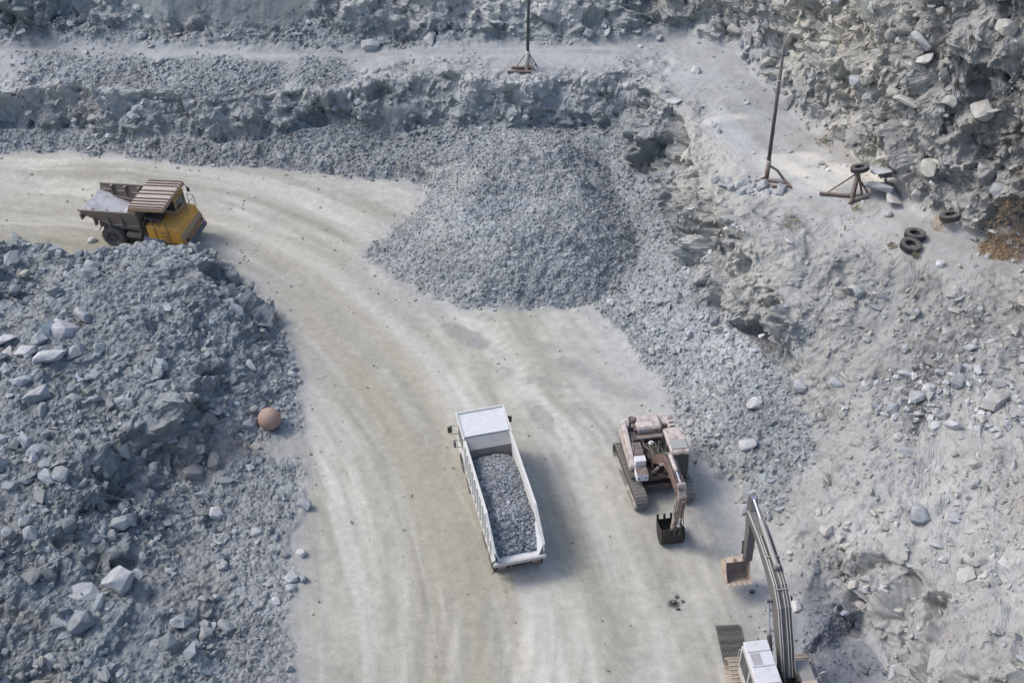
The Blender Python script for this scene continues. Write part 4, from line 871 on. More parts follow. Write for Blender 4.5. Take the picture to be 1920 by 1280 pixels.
def excavator_pink():
    x, y = 7.08, 40.15
    t = thing('excavator', 'faded pinkish white excavator facing us, its black bucket on the ground', 'excavator', (x, y, ground(x, y)), 172)
    crawler(t, 1, 4.15, .60, 1.22, .46, M['shoe'], M['grease'], 4); crawler(t, -1, 4.15, .60, 1.22, .46, M['shoe'], M['grease'], 4)
    MB().box((0, 0, .68), (1.9, 1.5, .42), bev=.08).box((0, .95, .6), (1.5, .5, .25), (.2, 0, 0), .03).build('undercarriage', M['grease'], t)
    MB().cyl((0, 0, .88), (0, 0, 1.08), .62, 28).build('slew_ring', M['dark'], t)
    MB().prism([(-1.35, -2.05), (-1.1, -2.35), (1.1, -2.35), (1.35, -2.05), (1.35, .9), (.45, 1.15), (-.3, 1.1), (-1.35, 1.25)], 1.08, 1.24, ax='z').build('deck', M['grease'], t)
    MB().prism([(-1.32, -1.7), (-1.25, -2.25), (-.9, -2.45), (.9, -2.45), (1.25, -2.25), (1.32, -1.7)], 1.24, 2.08, .04, 'z').build('counterweight', M['pink'], t)
    MB().box((.02, -1.72, 2.12), (1.28, .95, .44), bev=.10).build('engine_hood', M['pink'], t)
    MB().box((0, -1.15, 1.62), (2.3, .7, .74), bev=.04).build('engine_bay', M['grease'], t)
    MB().box((0, -.92, 2.03), (1.5, .22, .08)).build('bulkhead_strip', M['rust'], t)
    # machine's right side (picture left): long side box, stepped tool boxes at the front
    MB().prism([(-2.1, 1.24), (.55, 1.24), (.55, 1.66), (.05, 1.95), (-1.1, 2.22), (-1.75, 2.30), (-2.1, 2.1)], 1.12, 1.37, .04).build('side_panel', M['pink'], t)
    MB().box((.86, -.22, 1.72), (.50, .90, .62), bev=.03).build('hydraulic_tank', M['rust'], t)
    MB().prism([(.24, 1.24), (.62, 1.24), (.62, 2.0), (.24, 2.02)], .60, 1.14, .02).build('fuel_tank', M['wht2'], t)
    b2 = MB().box((.88, .93, 1.42), (.58, .58, .44), bev=.02).build('tool_box', M['wht2'], t)
    MB().box((.88, .93, 1.655), (.56, .54, .02)).build('step_plate', M['rust'], b2)
    for dx in (-.17, .17): MB().box((.88 + dx, 1.225, 1.42), (.05, .02, .14)).build('latch', M['dark'], b2)
    for dx in (-.24, .24): MB().tube([(.88 + dx, .1, 2.0), (.88 + dx, .1, 2.5), (.88 + dx, -.5, 2.5), (.88 + dx, -.5, 2.0)], .018).build('handrail', M['dark'], t)
    MB().cyl((.98, -1.55, 2.1), (.98, -1.55, 2.62), .075, 12).cyl((.98, -1.55, 2.58), (1.02, -1.65, 2.8), .055, 12).build('exhaust_pipe', M['dark'], t)
    MB().lathe([(2.15, .16), (2.36, .16), (2.42, .10), (2.42, .001)], 16, 'z', (.72, -1.95, 0)).build('air_filter', M['rust'], t)
    MB().prism([(-2.2, 1.24), (-.55, 1.24), (-.55, 2.0), (-2.2, 2.15)], -1.36, -1.0, .03).build('side_panel', M['pink'], t)
    for k in range(5): MB().box((-1.18, -1.95 + k * .27, 2.13), (.26, .05, .05)).build('vent_louvre', M['dark'], t)
    MB().prism([(.66, -2.35), (.8, -2.35), (.8, -1.3), (.66, -1.3)], 2.08, 2.20, ax='z').build('pipe_guard', M['rust'], t)
    # cab on the machine's left (picture right)
    cab = MB().prism([(-.62, 1.24), (1.28, 1.24), (1.34, 1.75), (1.12, 2.86), (.95, 2.94), (-.55, 2.94), (-.62, 2.80)], -1.38, -.44, .05).build('cab', M['pink'], t)
    MB().poly([(-1.30, 1.385, 1.62), (-.52, 1.385, 1.62), (-.52, 1.175, 2.74), (-1.30, 1.175, 2.74)], [(0, 1, 2, 3)], .03).build('windscreen', M['glass'], cab)
    MB().box((-.91, 1.325, 1.42), (.78, .03, .28)).build('lower_window', M['glass'], cab)
    for s, xx in ((-1, -1.39), (1, -.43)): MB().prism([(.25, 1.8), (1.15, 1.8), (1.0, 2.72), (.25, 2.72)], xx - .01, xx + .01).build('side_window', M['glass'], cab); MB().prism([(-.5, 1.8), (.15, 1.8), (.15, 2.72), (-.5, 2.72)], xx - .01, xx + .01).build('side_window', M['glass'], cab)
    MB().box((-.91, .62, 2.955), (.80, .62, .05), bev=.015).build('roof_hatch', M['green'], cab)
    MB().tube([(-1.40, 1.15, 1.5), (-1.46, 1.3, 1.6), (-1.44, 1.12, 2.7), (-1.38, 1.05, 2.78)], .02).build('grab_rail', M['greyl'], cab)
    MB().tube([(-1.38, 1.1, 2.3), (-1.62, 1.25, 2.3)], .015).box((-1.66, 1.25, 2.2), (.16, .04, .26), bev=.01).build('mirror', M['dark'], cab)
    # boom, stick, bucket
    X = -.02
    MB().box((X - .27, .35, 1.55), (.06, .8, .75)).box((X + .27, .35, 1.55), (.06, .8, .75)).build('boom_bracket', M['grease'], t)
    boom = box_arm([(.35, 1.70, .34), (1.1, 2.55, .50), (2.0, 3.40, .58), (2.75, 3.72, .52), (3.6, 3.74, .40), (4.35, 3.66, .30)], 0, 'boom', M['grime'], t, X, .46)
    BP = [(.35, 1.70, .34), (1.1, 2.55, .50), (2.0, 3.40, .58), (2.75, 3.72, .52), (3.6, 3.74, .40), (4.35, 3.66, .30)]
    for k_, xx in enumerate((-.15, -.09, .0, .08, .15)): MB().tube([(X + xx, yy, zz) for yy, zz in arm_top(BP, .035)[:5]], .02).build('hose', M['hose'] if k_ != 1 else M['greyl'], boom)
    for xx in (): MB().tube([(X + xx, .6, 2.2), (X + xx, 1.2, 3.0), (X + xx, 2.0, 3.78), (X + xx * .9, 2.8, 4.05), (X + xx, 3.5, 4.0)], .024).build('hose', M['hose'], boom)
    for s in (-1, 1): ram(t, (.85, 1.32), (2.0, 3.15), .09, 'boom_cylinder', .6, X + s * .30, M['rust'])
    ram(boom, (2.15, 3.95), (4.30, 4.15), .10, 'stick_cylinder', .55, X, M['pink'])
    st = box_arm([(4.25, 4.25, .16), (4.45, 3.72, .50), (4.42, 3.0, .46), (4.30, 1.8, .34), (4.18, .98, .24)], 0, 'stick', M['stick'], t, X, .38)
    ram(st, (4.78, 3.55), (4.62, 1.72), .075, 'bucket_cylinder', .6, X, M['rust'])
    MB().tube([(X + .16, 4.62, 1.72), (X + .16, 4.25, 1.45)], .04).tube([(X - .16, 4.62, 1.72), (X - .16, 4.25, 1.45)], .04).tube([(X + .13, 4.62, 1.72), (X + .13, 4.55, 1.0)], .045).tube([(X - .13, 4.62, 1.72), (X - .13, 4.55, 1.0)], .045).build('bucket_link', M['grease'], t)
    for xx in (-.2, .2): MB().tube([(X + xx, 3.6, 4.05), (X + xx, 4.2, 4.0), (X + xx, 4.55, 3.3), (X + xx, 4.5, 2.4), (X + xx, 4.7, 1.9)], .02).build('hose', M['hose'], st)
    bucket(t, (4.22, .92), R(-52), 1.12, M['bucketd'], .07, .86, 4)
    # tangle of hoses and valve block amidships
    MB().box((.05, -.35, 1.45), (.9, .7, .4), bev=.03).box((.3, .1, 1.6), (.25, .3, .3)).box((-.2, -.1, 1.7), (.2, .3, .35)).build('valve_block', M['grease'], t)
    rg = random.Random(4)
    for k in range(12):
        x0 = rg.uniform(-.35, .55); MB().tube([(x0, -.7, 1.7 + rg.uniform(0, .3)), (x0 + rg.uniform(-.1, .1), -.35, 2.0 + rg.uniform(0, .3)), (x0 * .6, .0, 1.95 + rg.uniform(0, .2)), (x0 * .4, .35, 1.8 + rg.uniform(0, .3))], .025).build('hose', M['hose'] if k % 3 else M['rust'], t)
    MB().lathe([(0, .10), (.06, .14), (.12, .10), (.14, .001)], 14, 'z', (.12, -.45, 2.02)).build('filler_cap', M['wht2'], t)
excavator_pink()

def excavator_grey():
    x, y = 11.05, 26.95
    t = thing('excavator', 'grey armed excavator with pale bluish cab roof, cut off by the lower edge', 'excavator', (x, y, ground(x, y)), -7.5)
    crawler(t, -1, 4.6, .60, 1.45, .48, M['shoet'], M['shoet'], -4); crawler(t, 1, 4.6, .60, 1.45, .48, M['shoet'], M['shoet'], -4)
    MB().box((0, 0, .7), (2.2, 1.6, .42), bev=.08).build('undercarriage', M['grease'], t); MB().cyl((0, 0, .9), (0, 0, 1.12), .66, 28).build('slew_ring', M['dark'], t)
    MB().box((0, -.9, 1.2), (2.7, 3.9, .16), bev=.02).build('deck', M['grease'], t)
    MB().prism([(-1.4, -1.9), (-1.2, -2.6), (-.8, -2.85), (.8, -2.85), (1.2, -2.6), (1.4, -1.9)], 1.28, 2.2, .04, 'z').build('counterweight', M['bucket'], t)
    MB().box((.1, -1.5, 1.85), (2.3, 1.3, 1.05), bev=.06).build('engine_hood', M['greyl'], t)
    cab = MB().prism([(-.75, 1.28), (1.35, 1.28), (1.45, 1.9), (1.52, 2.85), (1.3, 3.05), (-.70, 3.05), (-.78, 2.7)], -1.42, -.36, .05).build('cab', M['greyl'], t)
    rf = MB().prism([(-.70, 3.06), (1.36, 3.06), (1.50, 3.12), (1.42, 3.17), (-.64, 3.17), (-.78, 3.1)], -1.40, -.38, .02).build('roof', M['roof'], cab)
    for yy in (.95, .25, -.55): MB().box((-.89, yy, 3.185), (.92, .035, .03)).build('roof_seam', M['greyl'], rf)
    for k in range(9): MB().box((-1.27 + k * .045, .60, 3.18), (.012, .55, .02)).build('vent_slot', M['grey'], rf)
    MB().box((-.89, -.80, 2.86), (.98, .10, .32), bev=.02).build('rear_visor', M['navy'], cab)
    for xx in (-1.425, -.355):
        MB().prism([(.35, 1.9), (1.25, 1.9), (1.3, 2.8), (.35, 2.8)], xx - .01, xx + .01).build('side_window', M['glass'], cab); MB().prism([(-.6, 1.9), (.2, 1.9), (.2, 2.8), (-.6, 2.8)], xx - .01, xx + .01).build('side_window', M['glass'], cab)
    MB().box((-.89, 1.49, 2.3), (.9, .03, 1.0)).build('windscreen', M['glass'], cab)
    MB().box((-1.36, -.72, 2.2), (.14, .1, .9), bev=.02).build('corner_post', M['orange'], cab)
    MB().tube([(-1.45, 1.3, 1.6), (-1.54, 1.35, 1.7), (-1.54, 1.35, 2.8), (-1.45, 1.3, 2.9)], .02).build('grab_rail', M['greyl'], cab)
    MB().box((1.10, .55, 1.66), (.66, 1.05, .72), bev=.03).build('tool_box', M['grey'], t); MB().box((1.10, -.25, 1.72), (.66, .5, .84), bev=.03).build('fuel_tank', M['bucket'], t)
    MB().tube([(1.42, -.2, 1.3), (1.50, -.2, 2.3), (1.50, .9, 2.35), (1.50, .95, 1.3)], .022).tube([(1.5, .9, 2.35), (1.25, 1.25, 2.3)], .018).build('handrail', M['dark'], t)
    MB().tube([(1.38, .1, 1.9), (1.74, .2, 2.1)], .016).lathe([(-.02, .17), (.02, .19), (.03, .001)], 16, 'y', (1.78, .22, 2.1)).build('mirror', M['greyl'], t)
    X = .40
    MB().box((X - .30, .5, 1.7), (.07, 1.0, .9)).box((X + .30, .5, 1.7), (.07, 1.0, .9)).build('boom_bracket', M['grease'], t)
    fy = lambda v: .55 + (v - .55) * .895
    fz = lambda v: 1.75 + (v - 1.75) * .87
    q = lambda *a: [(p_[0], fy(p_[1]), fz(p_[2])) for p_ in a]
    P = [(fy(a), fz(b_), c_) for a, b_, c_ in [(.55, 1.75, .42), (1.5, 2.95, .62), (2.6, 4.30, .74), (3.35, 4.80, .70), (4.5, 5.08, .56), (5.9, 5.22, .42), (7.55, 5.22, .26)]]
    boom = box_arm(P, 0, 'boom', M['boomgrey'], t, X, .62)
    T3 = lambda xx, off, a=0, b_=99: [(X + xx, yy, zz) for yy, zz in arm_top(P, off)[a:b_]]
    for s in (-1, 1): MB().tube(T3(s * .28, .03), .026).build('edge_pipe', M['greyl'], boom)
    for i, xx in enumerate((-.19, -.13, .03, .09, .15, .21)): MB().tube(T3(xx, .045, 0, 6), .022).build('hose', M['hose'] if i % 2 else M['greyl'], boom)
    for s in (): MB().tube(q((X + s * .29, 1.5, 3.30), (X + s * .29, 2.6, 4.76), (X + s * .29, 3.4, 5.25), (X + s * .29, 4.6, 5.46), (X + s * .27, 7.3, 5.44)), .024).build('edge_pipe', M['greyl'], boom)
    for i, xx in (): MB().tube(q((X + xx * .8, .8, 2.6), (X + xx, 1.5, 3.46), (X + xx, 2.6, 4.86), (X + xx, 3.4, 5.34), (X + xx, 4.6, 5.54), (X + xx, 6.0, 5.6)), .021).build('hose', M['hose'] if i % 2 else M['greyl'], boom)
    for (yy, zz, aa) in ((1.9, 3.95, 50), (3.0, 5.13, 28), (4.6, 5.52, 8)): MB().box((X, fy(yy), fz(zz)), (.52, .06, .05), (R(aa), 0, 0)).build('hose_clamp', M['grey'], boom)
    for s in (-1, 1): ram(t, (1.15, 1.35), (fy(3.0), fz(4.25)), .10, 'boom_cylinder', .52, X + s * .46, M['black'])
    MB().cyl((X - .54, fy(3.0), fz(4.35)), (X + .54, fy(3.0), fz(4.35)), .09, 14).build('boom_pin', M['dark'], boom)
    ram(boom, (fy(4.0), fz(5.55)), (7.12, 5.35), .115, 'stick_cylinder', .68, X, M['grey'])
    st = box_arm([(7.22, 5.42, .16), (7.02, 4.85, .56), (6.85, 4.0, .52), (6.65, 2.9, .40), (6.48, 1.95, .26)], 0, 'stick', M['boomgrey'], t, X, .36)
    ram(st, (7.22, 4.4), (7.0, 2.65), .08, 'bucket_cylinder', .6, X)
    for s in (-1, 1): MB().tube([(X + s * .17, 7.0, 2.65), (X + s * .17, 6.6, 2.3)], .045).build('bucket_link', M['grease'], t); MB().tube([(X + s * .14, 7.0, 2.65), (X + s * .14, 6.85, 1.95)], .045).build('bucket_link', M['grease'], t)
    bucket(t, (6.48, 1.85), R(-14), 1.12, M['bucket'], X - .46, .85, 5)
excavator_grey()
print('machines', round(time.time() - T0, 1))
# ------------------------------------------------------------------ boulders: every one a thing of its own
def boulder_material():
    m, n, b = nt('boulder_stone')
    tc = n.nodes.new('ShaderNodeTexCoord').outputs['Object']; oi = n.nodes.new('ShaderNodeObjectInfo'); g = n.nodes.new('ShaderNodeNewGeometry')
    f = mapr(n, noise(n, tc, 2.5, 7, .75), .3, .7, .70, 1.28)
    sep = n.nodes.new('ShaderNodeSeparateXYZ'); n.links.new(g.outputs['Normal'], sep.inputs[0])
    c = mixc(n, math2(n, 'MULTIPLY', mapr(n, sep.outputs[2], .3, .9, 0, .5), mapr(n, noise(n, tc, 1.7, 5, .6), .35, .6, .2, 1)), oi.outputs['Color'], (.40, .415, .425))
    n.links.new(vscale(n, c, f), b.inputs['Base Color']); b.inputs['Roughness'].default_value = .9; b.inputs['Specular IOR Level'].default_value = .2
    bump(n, b, noise(n, tc, 7, 6, .75), .5, .05); return m
BST = boulder_material()
def boulder_mesh(seed, npts=22, flat_=.8, long=1.0):
    rg = random.Random(seed); bm = bmesh.new()
    for _ in range(npts):
        v = Vector((rg.gauss(0, 1), rg.gauss(0, 1), rg.gauss(0, 1))).normalized() * rg.uniform(.42, .55)
        # squarish block: push towards the faces of a box
        mx = max(abs(v.x), abs(v.y), abs(v.z)); v = v.lerp(v / mx * .42, .55); bm.verts.new((v.x * long, v.y, v.z * flat_))
    r = bmesh.ops.convex_hull(bm, input=bm.verts); bmesh.ops.delete(bm, geom=[g for g in r['geom_interior'] if isinstance(g, bmesh.types.BMVert)] , context='VERTS')
    bmesh.ops.dissolve_limit(bm, angle_limit=R(12), verts=bm.verts, edges=bm.edges)
    bmesh.ops.bevel(bm, geom=list(bm.edges), offset=.015, segments=1, affect='EDGES'); bmesh.ops.triangulate(bm, faces=bm.faces)
    bmesh.ops.subdivide_edges(bm, edges=[e for e in bm.edges if e.calc_length() > .12], cuts=2, use_grid_fill=True); bmesh.ops.triangulate(bm, faces=bm.faces)
    bm.normal_update(); off = rg.uniform(0, 50)
    for v in bm.verts:
        x, y, z = v.co * 3.1; q = v.co * 8.3; n_ = math.sin(x * 2.1 + off) * math.cos(y * 1.7 - off) + math.sin(z * 2.7 + x + off) * .6 + rg.uniform(-.5, .5)
        v.co += v.normal * .010 * n_ + Vector((math.sin(q.y + off), math.sin(q.z + off), math.sin(q.x + off))) * .012
    me = bpy.data.meshes.new('boulder'); bm.to_mesh(me); bm.free(); me.materials.append(BST); return me
BM = [boulder_mesh(100 + i, 16 + i % 3 * 5, (.62, .8, .95)[i % 3], (1, 1.25, 1.0)[(i // 3) % 3]) for i in range(14)]
SLAB = [boulder_mesh(200 + i, 16, .34, 1.3) for i in range(5)]
BRG = random.Random(31)
def boulder(px, py, size, label, group=None, slab=False, col=None, sc=None, rot=None, sink=.36, at=None):
    p = G(px, py) if at is None else at
    me = (SLAB if slab else BM)[BRG.randrange(5 if slab else 14)]
    o = bpy.data.objects.new('boulder', me); COL.objects.link(o)
    s = sc or (BRG.uniform(.9, 1.2), BRG.uniform(.75, 1.0), BRG.uniform(.7, 1.0)); o.scale = tuple(size * k for k in s)
    o.rotation_euler = rot or (BRG.gauss(0, .3), BRG.gauss(0, .3), BRG.uniform(0, 6.28))
    hz_ = size * s[2] * (.3 if slab else .8) * .5
    o.location = (p[0], p[1], p[2] + hz_ * (1 - 2 * sink)); c = col or (.30, .32, .335); k = BRG.uniform(.88, 1.15); o.color = (c[0] * k, c[1] * k, c[2] * k, 1)
    tag(o, label, 'boulder', group); return o
pale = (.46, .47, .48); midc = (.33, .35, .37); slate = (.24, .265, .285); warmc = (.42, .41, .385)
NAMED = [(95,672,1.75,'large pale cracked boulder, nearest of the cluster on the rubble mound',pale,0),(120,624,1.7,'large pale boulder at the top of the cluster on the rubble mound',pale,0),
 (72,640,1.5,'pale tilted boulder in the middle of the cluster on the rubble mound',pale,0),(160,600,1.4,'dark sided wedge boulder right behind the pale cluster on the mound',midc,0),
 (45,662,1.1,'narrow pale block standing left of the nearest cluster boulder',pale,0),(12,640,1.0,'pale flat topped boulder at the left edge beside the cluster',pale,0),
 (12,662,.8,'small pale slab below the flat topped boulder at the left edge',pale,1),(75,748,1.5,'pointed grey boulder alone below the pale cluster on the mound',midc,0),
 (22,492,1.2,'broad dark grey boulder near the upper left of the mound',slate,0),(5,578,1.3,'wide dark slab at the left edge above the pale cluster',slate,1),
 (30,452,.8,'grey block on the far left crest of the mound',midc,0),(172,452,.6,'small pale wedge on the mound crest below the yellow truck',pale,0),(407,963,.85,'pale rounded boulder lying on the fine rubble strip below the mound',pale,0),
 (428,945,.5,'small dark block behind the pale rounded boulder on the rubble strip',slate,0),(225,1095,1.6,'very large smooth faced block sticking out of the lower mound face',midc,0),
 (165,1110,1.5,'long leaning slab left of the very large smooth faced block',midc,1),(150,1165,1.4,'large fractured block under the leaning slab near the bottom left',slate,0),
 (548,703,.42,'pale square block on the verge between mound and haul road',pale,0),(518,717,.28,'small pale block left of the square block on the verge',pale,0),
 (565,1040,.55,'pale angular block on the road side edge of the rubble strip',pale,0),(545,1083,.75,'grey block in the lower pair beside the haul road edge',midc,0),(568,1088,.5,'dark block at the very edge of the haul road, lower left',slate,0),
 (545,1105,.6,'pale block just below the lower pair beside the haul road',pale,0),(518,1128,.5,'small pale block left below the roadside pair',pale,0),(340,1170,1.1,'layered dark rock lump at the toe of the mound, bottom left',slate,0),
 (505,1100,.4,'slim upright stone on the rubble strip left of the roadside pair',midc,0),(470,880,.55,'pale wedge stone on the rubble strip below the ochre sphere',pale,0),(190,660,.8,'grey block right of the pale cluster on the mound',midc,0),
 (1652,322,1.35,'long grey slab leaning on the wall foot behind the rusty stand',midc,1),(1645,362,1.55,'large dark faced slab right of the rusty stand on the platform',midc,0),(1672,374,1.35,'pale tilted slab in front of the dark faced slab on the platform',warmc,1),
 (1347,748,.65,'pale flat stone on the gravel above the pinkish excavator',pale,1),(1335,786,.55,'pale pair stone just right of the pinkish excavator cab',pale,0),(1610,552,.75,'dark upright block on the slope below the platform',slate,0),
 (1640,578,.7,'dark undercut slab on the slope just below the upright block',midc,1),(1716,748,.8,'round pale grey boulder in the rubble patch on the right slope',midc,0),(1795,718,1.15,'biggest blue grey boulder in the rubble patch on the right slope',slate,0),
 (1760,700,.6,'dark small boulder left of the biggest one in the right rubble patch',slate,0),(1862,757,1.3,'pale flat topped block near the right edge of the rubble patch',warmc,0),(1835,787,.75,'pale block below the flat topped block at the right',warmc,0),
 (1902,622,.7,'white rounded stone near the right edge above the rubble patch',warmc,0),(1675,772,.8,'grey blue block lying alone at the lower end of the rubble patch',slate,0),(1700,850,.95,'broad grey slab on the pale slope under the rubble patch',midc,1),
 (1725,968,1.1,'dark grey outcrop block on the lower right slope',slate,0),(1442,1138,.75,'pale slab on the ground left of the raised boom',pale,1),(1492,1140,.65,'white rounded boulder beside the boom of the grey excavator',(.62,.61,.6),0),
 (683,136,.85,'white topped boulder at the rim of the terrace wall',pale,0),(706,134,.65,'second white boulder right of the first on the terrace rim',pale,0),(724,130,.7,'dark wedge boulder right of the two white ones on the terrace rim',slate,0),
 (690,148,.6,'pale stone just below the white boulders on the terrace rim',midc,0),(815,112,.7,'white slab lying on the far bench left of the thin pole',pale,1),(1262,193,1.05,'pale flat boulder where the bench bends towards the platform',pale,1),
 (1244,172,.85,'grey boulder just behind the pale flat one at the bench bend',midc,0),(1176,162,.6,'pale wedge boulder on the terrace rim right of the thin pole',pale,0),(1385,352,.75,'upright pale slab in the stone heap at the leaning pole foot',pale,0),
 (300,118,.6,'pale stone on the far bench at the left',pale,0),(1725,85,1.3,'large square grey block jutting out of the upper rock wall',midc,0),(1545,95,1.2,'pale broad block in the upper rock wall',warmc,0),
 (1350,250,.5,'dark stone on the rim above the gravel slope',midc,0),(1590,120,1.0,'dark edged block in the middle of the rock wall',midc,0)]
for (px, py, sz, lab, c, sl) in NAMED: boulder(px, py, sz, lab, None, bool(sl), c)
for (px, py) in ((1340,340),(1352,348),(1365,338),(1372,356),(1398,345),(1408,352),(1415,340),(1422,356),(1432,350),(1440,362),(1405,362),(1390,362),(1360,352),(1452,362),(1465,360),(1425,335),(1398,332)):
    boulder(px, py, BRG.uniform(.35, .75), '%s rock in the heap at the leaning pole foot, %s' % (('flat', 'chunky')[px % 2], 'left part' if px < 1375 else 'near the strut' if px > 1435 else 'front part' if py > 351 else 'back part'), 'rocks heaped at the leaning pole', BRG.random() < .3, midc)
COLW = {pale: 'pale', midc: 'mid grey', slate: 'dark slate', warmc: 'warm beige', (.33, .33, .30): 'dull olive grey'}
def place_words(px, py, zone):
    if zone == 8:
        if py < 520: return 'on the crest of the rubble mound near the yellow truck' if px > 120 else 'on the far left crest of the rubble mound'
        if px > 400: return 'on the rubble strip between mound and haul road'
        if py > 1130: return 'at the foot of the mound in the lower left corner'
        if py > 880: return 'on the lower broken face of the rubble mound'
        return 'on the mound top around the pale boulder cluster' if px < 200 else 'on the steep dark shoulder of the rubble mound'
    if zone == 4: return 'below the terrace wall ' + ('at the far left' if px < 350 else 'behind the road bend' if px < 700 else 'behind the gravel heap')
    if zone == 3: return 'on the upper bench ' + ('at the left' if px < 500 else 'near the thin pole' if px < 1150 else 'on the platform side')
    if zone == 5: return 'on the right slope ' + ('under the platform rim' if py < 620 else 'in the rubble patch' if py < 820 else 'beyond the two excavators')
    if zone == 6: return 'at the back cliff foot ' + ('far left' if px < 500 else 'left of the thin pole' if px < 980 else 'right of the thin pole')
    return 'in the upper right rock wall ' + ('above the leaning pole' if px < 1560 else 'along its top edge' if py < 170 else 'low down behind the platform')
def spread(n, zone, smin, smax, what, group, cols, seed):
    rg = random.Random(seed); k = 0; tries = 0
    while k < n and tries < 4000:
        tries += 1; px, py = rg.uniform(5, 1915), rg.uniform(5, 1275); p = G(px, py); r, c = lut_index(p[0:1], p[1:2])
        if IDL[int(round(r[0])), int(round(c[0]))] != zone: continue
        if FLT[int(round(r[0])), int(round(c[0]))] > .8 and zone != 3: continue
        sz = smin * (smax / smin) ** (rg.random() ** 1.8); sl = rg.random() < .4; col = rg.choice(cols)
        sw = 'big' if sz > smin * 1.75 else 'middling' if sz > smin * 1.25 else 'small'
        boulder(px, py, sz, '%s %s %s %s' % (sw, COLW[col], 'slab' if sl else 'block', place_words(px, py, zone)), group, sl, col, at=p); k += 1
spread(64, 8, .38, .9, 'angular slate grey block among the rubble of the mound', 'blocks on the rubble mound', [midc, slate, slate, midc], 1)
spread(28, 4, .4, .9, 'grey block fallen at the foot of the terrace wall', 'blocks below the terrace wall', [midc, pale, slate], 2)
spread(18, 3, .35, .8, 'grey stone lying on the upper bench rubble', 'stones on the upper bench', [midc, pale], 3)
spread(34, 5, .4, 1.0, 'pale grey block lying on the rocky slope at the right', 'blocks on the right slope', [warmc, midc, pale], 4)
spread(24, 6, .5, 1.2, 'grey block at the foot of the back cliff', 'blocks below the back cliff', [midc, slate], 5)
spread(46, 7, .55, 1.5, 'grey beige block jutting from the broken rock wall at the upper right', 'blocks in the upper right rock wall', [warmc, midc, (.33, .33, .30)], 6)

# ------------------------------------------------------------------ tyres
OLDT = paint('old_dark_rubber', (.028, .028, .031), .22, 0, .9)
def tyre(px, py, label, tilt=(0, 0, 0), r=.54, w=.34, lift=0.0, group=None, at=None):
    p = G(px, py) if at is None else at
    b = MB(); hw = w / 2; b.lathe([(hw * .72, r * .50), (hw * .98, r * .60), (hw, r * .80), (hw * .85, r * .97), (0, r), (-hw * .85, r * .97), (-hw, r * .80), (-hw * .98, r * .60), (-hw * .72, r * .50), (-hw * .3, r * .56), (hw * .3, r * .56), (hw * .72, r * .50)], 40, 'z')
    for i in range(36):
        a = 2 * math.pi * i / 36
        for sz in (-1, 1): b.box((math.cos(a + sz * .04) * r, math.sin(a + sz * .04) * r, sz * hw * .45), (.035, r * .11, hw * .75), (0, 0, a))
    o = b.build('tyre', OLDT); o.location = (p[0], p[1], p[2] + hw + lift); o.rotation_euler = tilt; tag(o, label, 'tyre', group); return o
tyre(1706, 465, 'worn black tyre lying flat on the platform, nearer of the pair', (R(4), R(2), 0)); tyre(1714, 446, 'worn black tyre lying flat on the platform, farther of the pair', (R(-3), R(5), 1))
tyre(1781, 412, 'dark tyre tilted against stones at the foot of the rock wall', (R(-14), R(-16), 0), .58)

# ------------------------------------------------------------------ poles and their stands
def ground_at(p): return ground(p[0], p[1])
b0 = W(1437, 336, 6.6); b0[2] = ground_at(b0)
t = thing('utility_pole', 'tall dark leaning pole on a strutted pipe base at the edge of the platform', 'pole', b0, 0)
base = Vector((0, 0, 0)); top = Vector((.12, 1.5, 7.6)); jn = top * .10
MB().cyl(jn + Vector((0, 0, .05)), top, .115, 14, .085).build('pole', M['pole'], t, True)
MB().cyl((0, 0, -.1), jn + Vector((.0, 0, .35)), .13, 14).build('socket_pipe', M['rust'], t, True)
MB().cyl(jn * 1.0, jn + Vector((.01, .06, .45)), .15, 14).cyl(jn * 7.6, jn * 7.66, .13, 12).build('clamp', M['greyl'], t)
MB().tube([(.12, 0, .95), (.5, -.1, .75), (.95, -.35, .25), (1.15, -.6, .08)], .075, 8).build('strut', M['rust'], t)
MB().cyl((-.1, -.1, .08), (1.15, -.45, .08), .07, 8).build('ground_pipe', M['rust'], t); MB().cyl((.2, -.75, .08), (1.25, -.70, .08), .075, 8).build('ground_pipe', M['rust'], t); MB().cyl((1.15, -.35, .08), (1.25, -.85, .08), .08, 8).build('ground_pipe', M['rust'], t)
MB().box(tuple(top * .93 + Vector((.1, 0, .1))), (.5, .06, .06)).cyl(top * .93 + Vector((.32, 0, .12)), top * .93 + Vector((.32, 0, .28)), .05, 8).build('crossarm', M['dark'], t)
b1 = W(989, 124, 5.8); b1[2] = ground_at(b1)
t = thing('utility_pole', 'thin dark upright pole on the far bench, its top out of frame', 'pole', b1, 0)
MB().cyl((0, 0, .5), (.06, .1, 8.5), .11, 12, .09).build('pole', M['pole'], t, True)
MB().cyl((0, 0, 0), (0, 0, 1.3), .15, 12).build('socket_pipe', M['greyl'], t, True)
MB().box((-.45, -.15, .10), (1.3, .22, .2), bev=.02).build('base_skid', M['rust'], t); MB().box((-.55, -.75, .10), (1.6, .2, .2), bev=.02).build('base_skid', M['rust'], t); MB().box((-.1, -.45, .1), (.2, .75, .16)).build('base_skid', M['rust'], t)
for q in ((.65, .2), (-.75, .1), (.5, -.6)): MB().cyl((0, 0, 1.25), (q[0], q[1], .05), .035, 6).build('brace', M['rust'], t)
b2 = W(1600, 366, 6.6); b2[2] = ground_at(b2)
t = thing('rusty_stand', 'rust brown pipe stand without its pole, next to big slabs on the platform', 'pipe stand', b2, 0); t.scale = (.9, .9, .9)
ap = Vector((.12, .35, 1.55))
MB().cyl((0, .1, 0), ap, .16, 12, .13).build('post', M['rust'], t); MB().cyl(ap, ap + Vector((0, .02, .12)), .22, 14).build('top_plate', M['rust'], t)
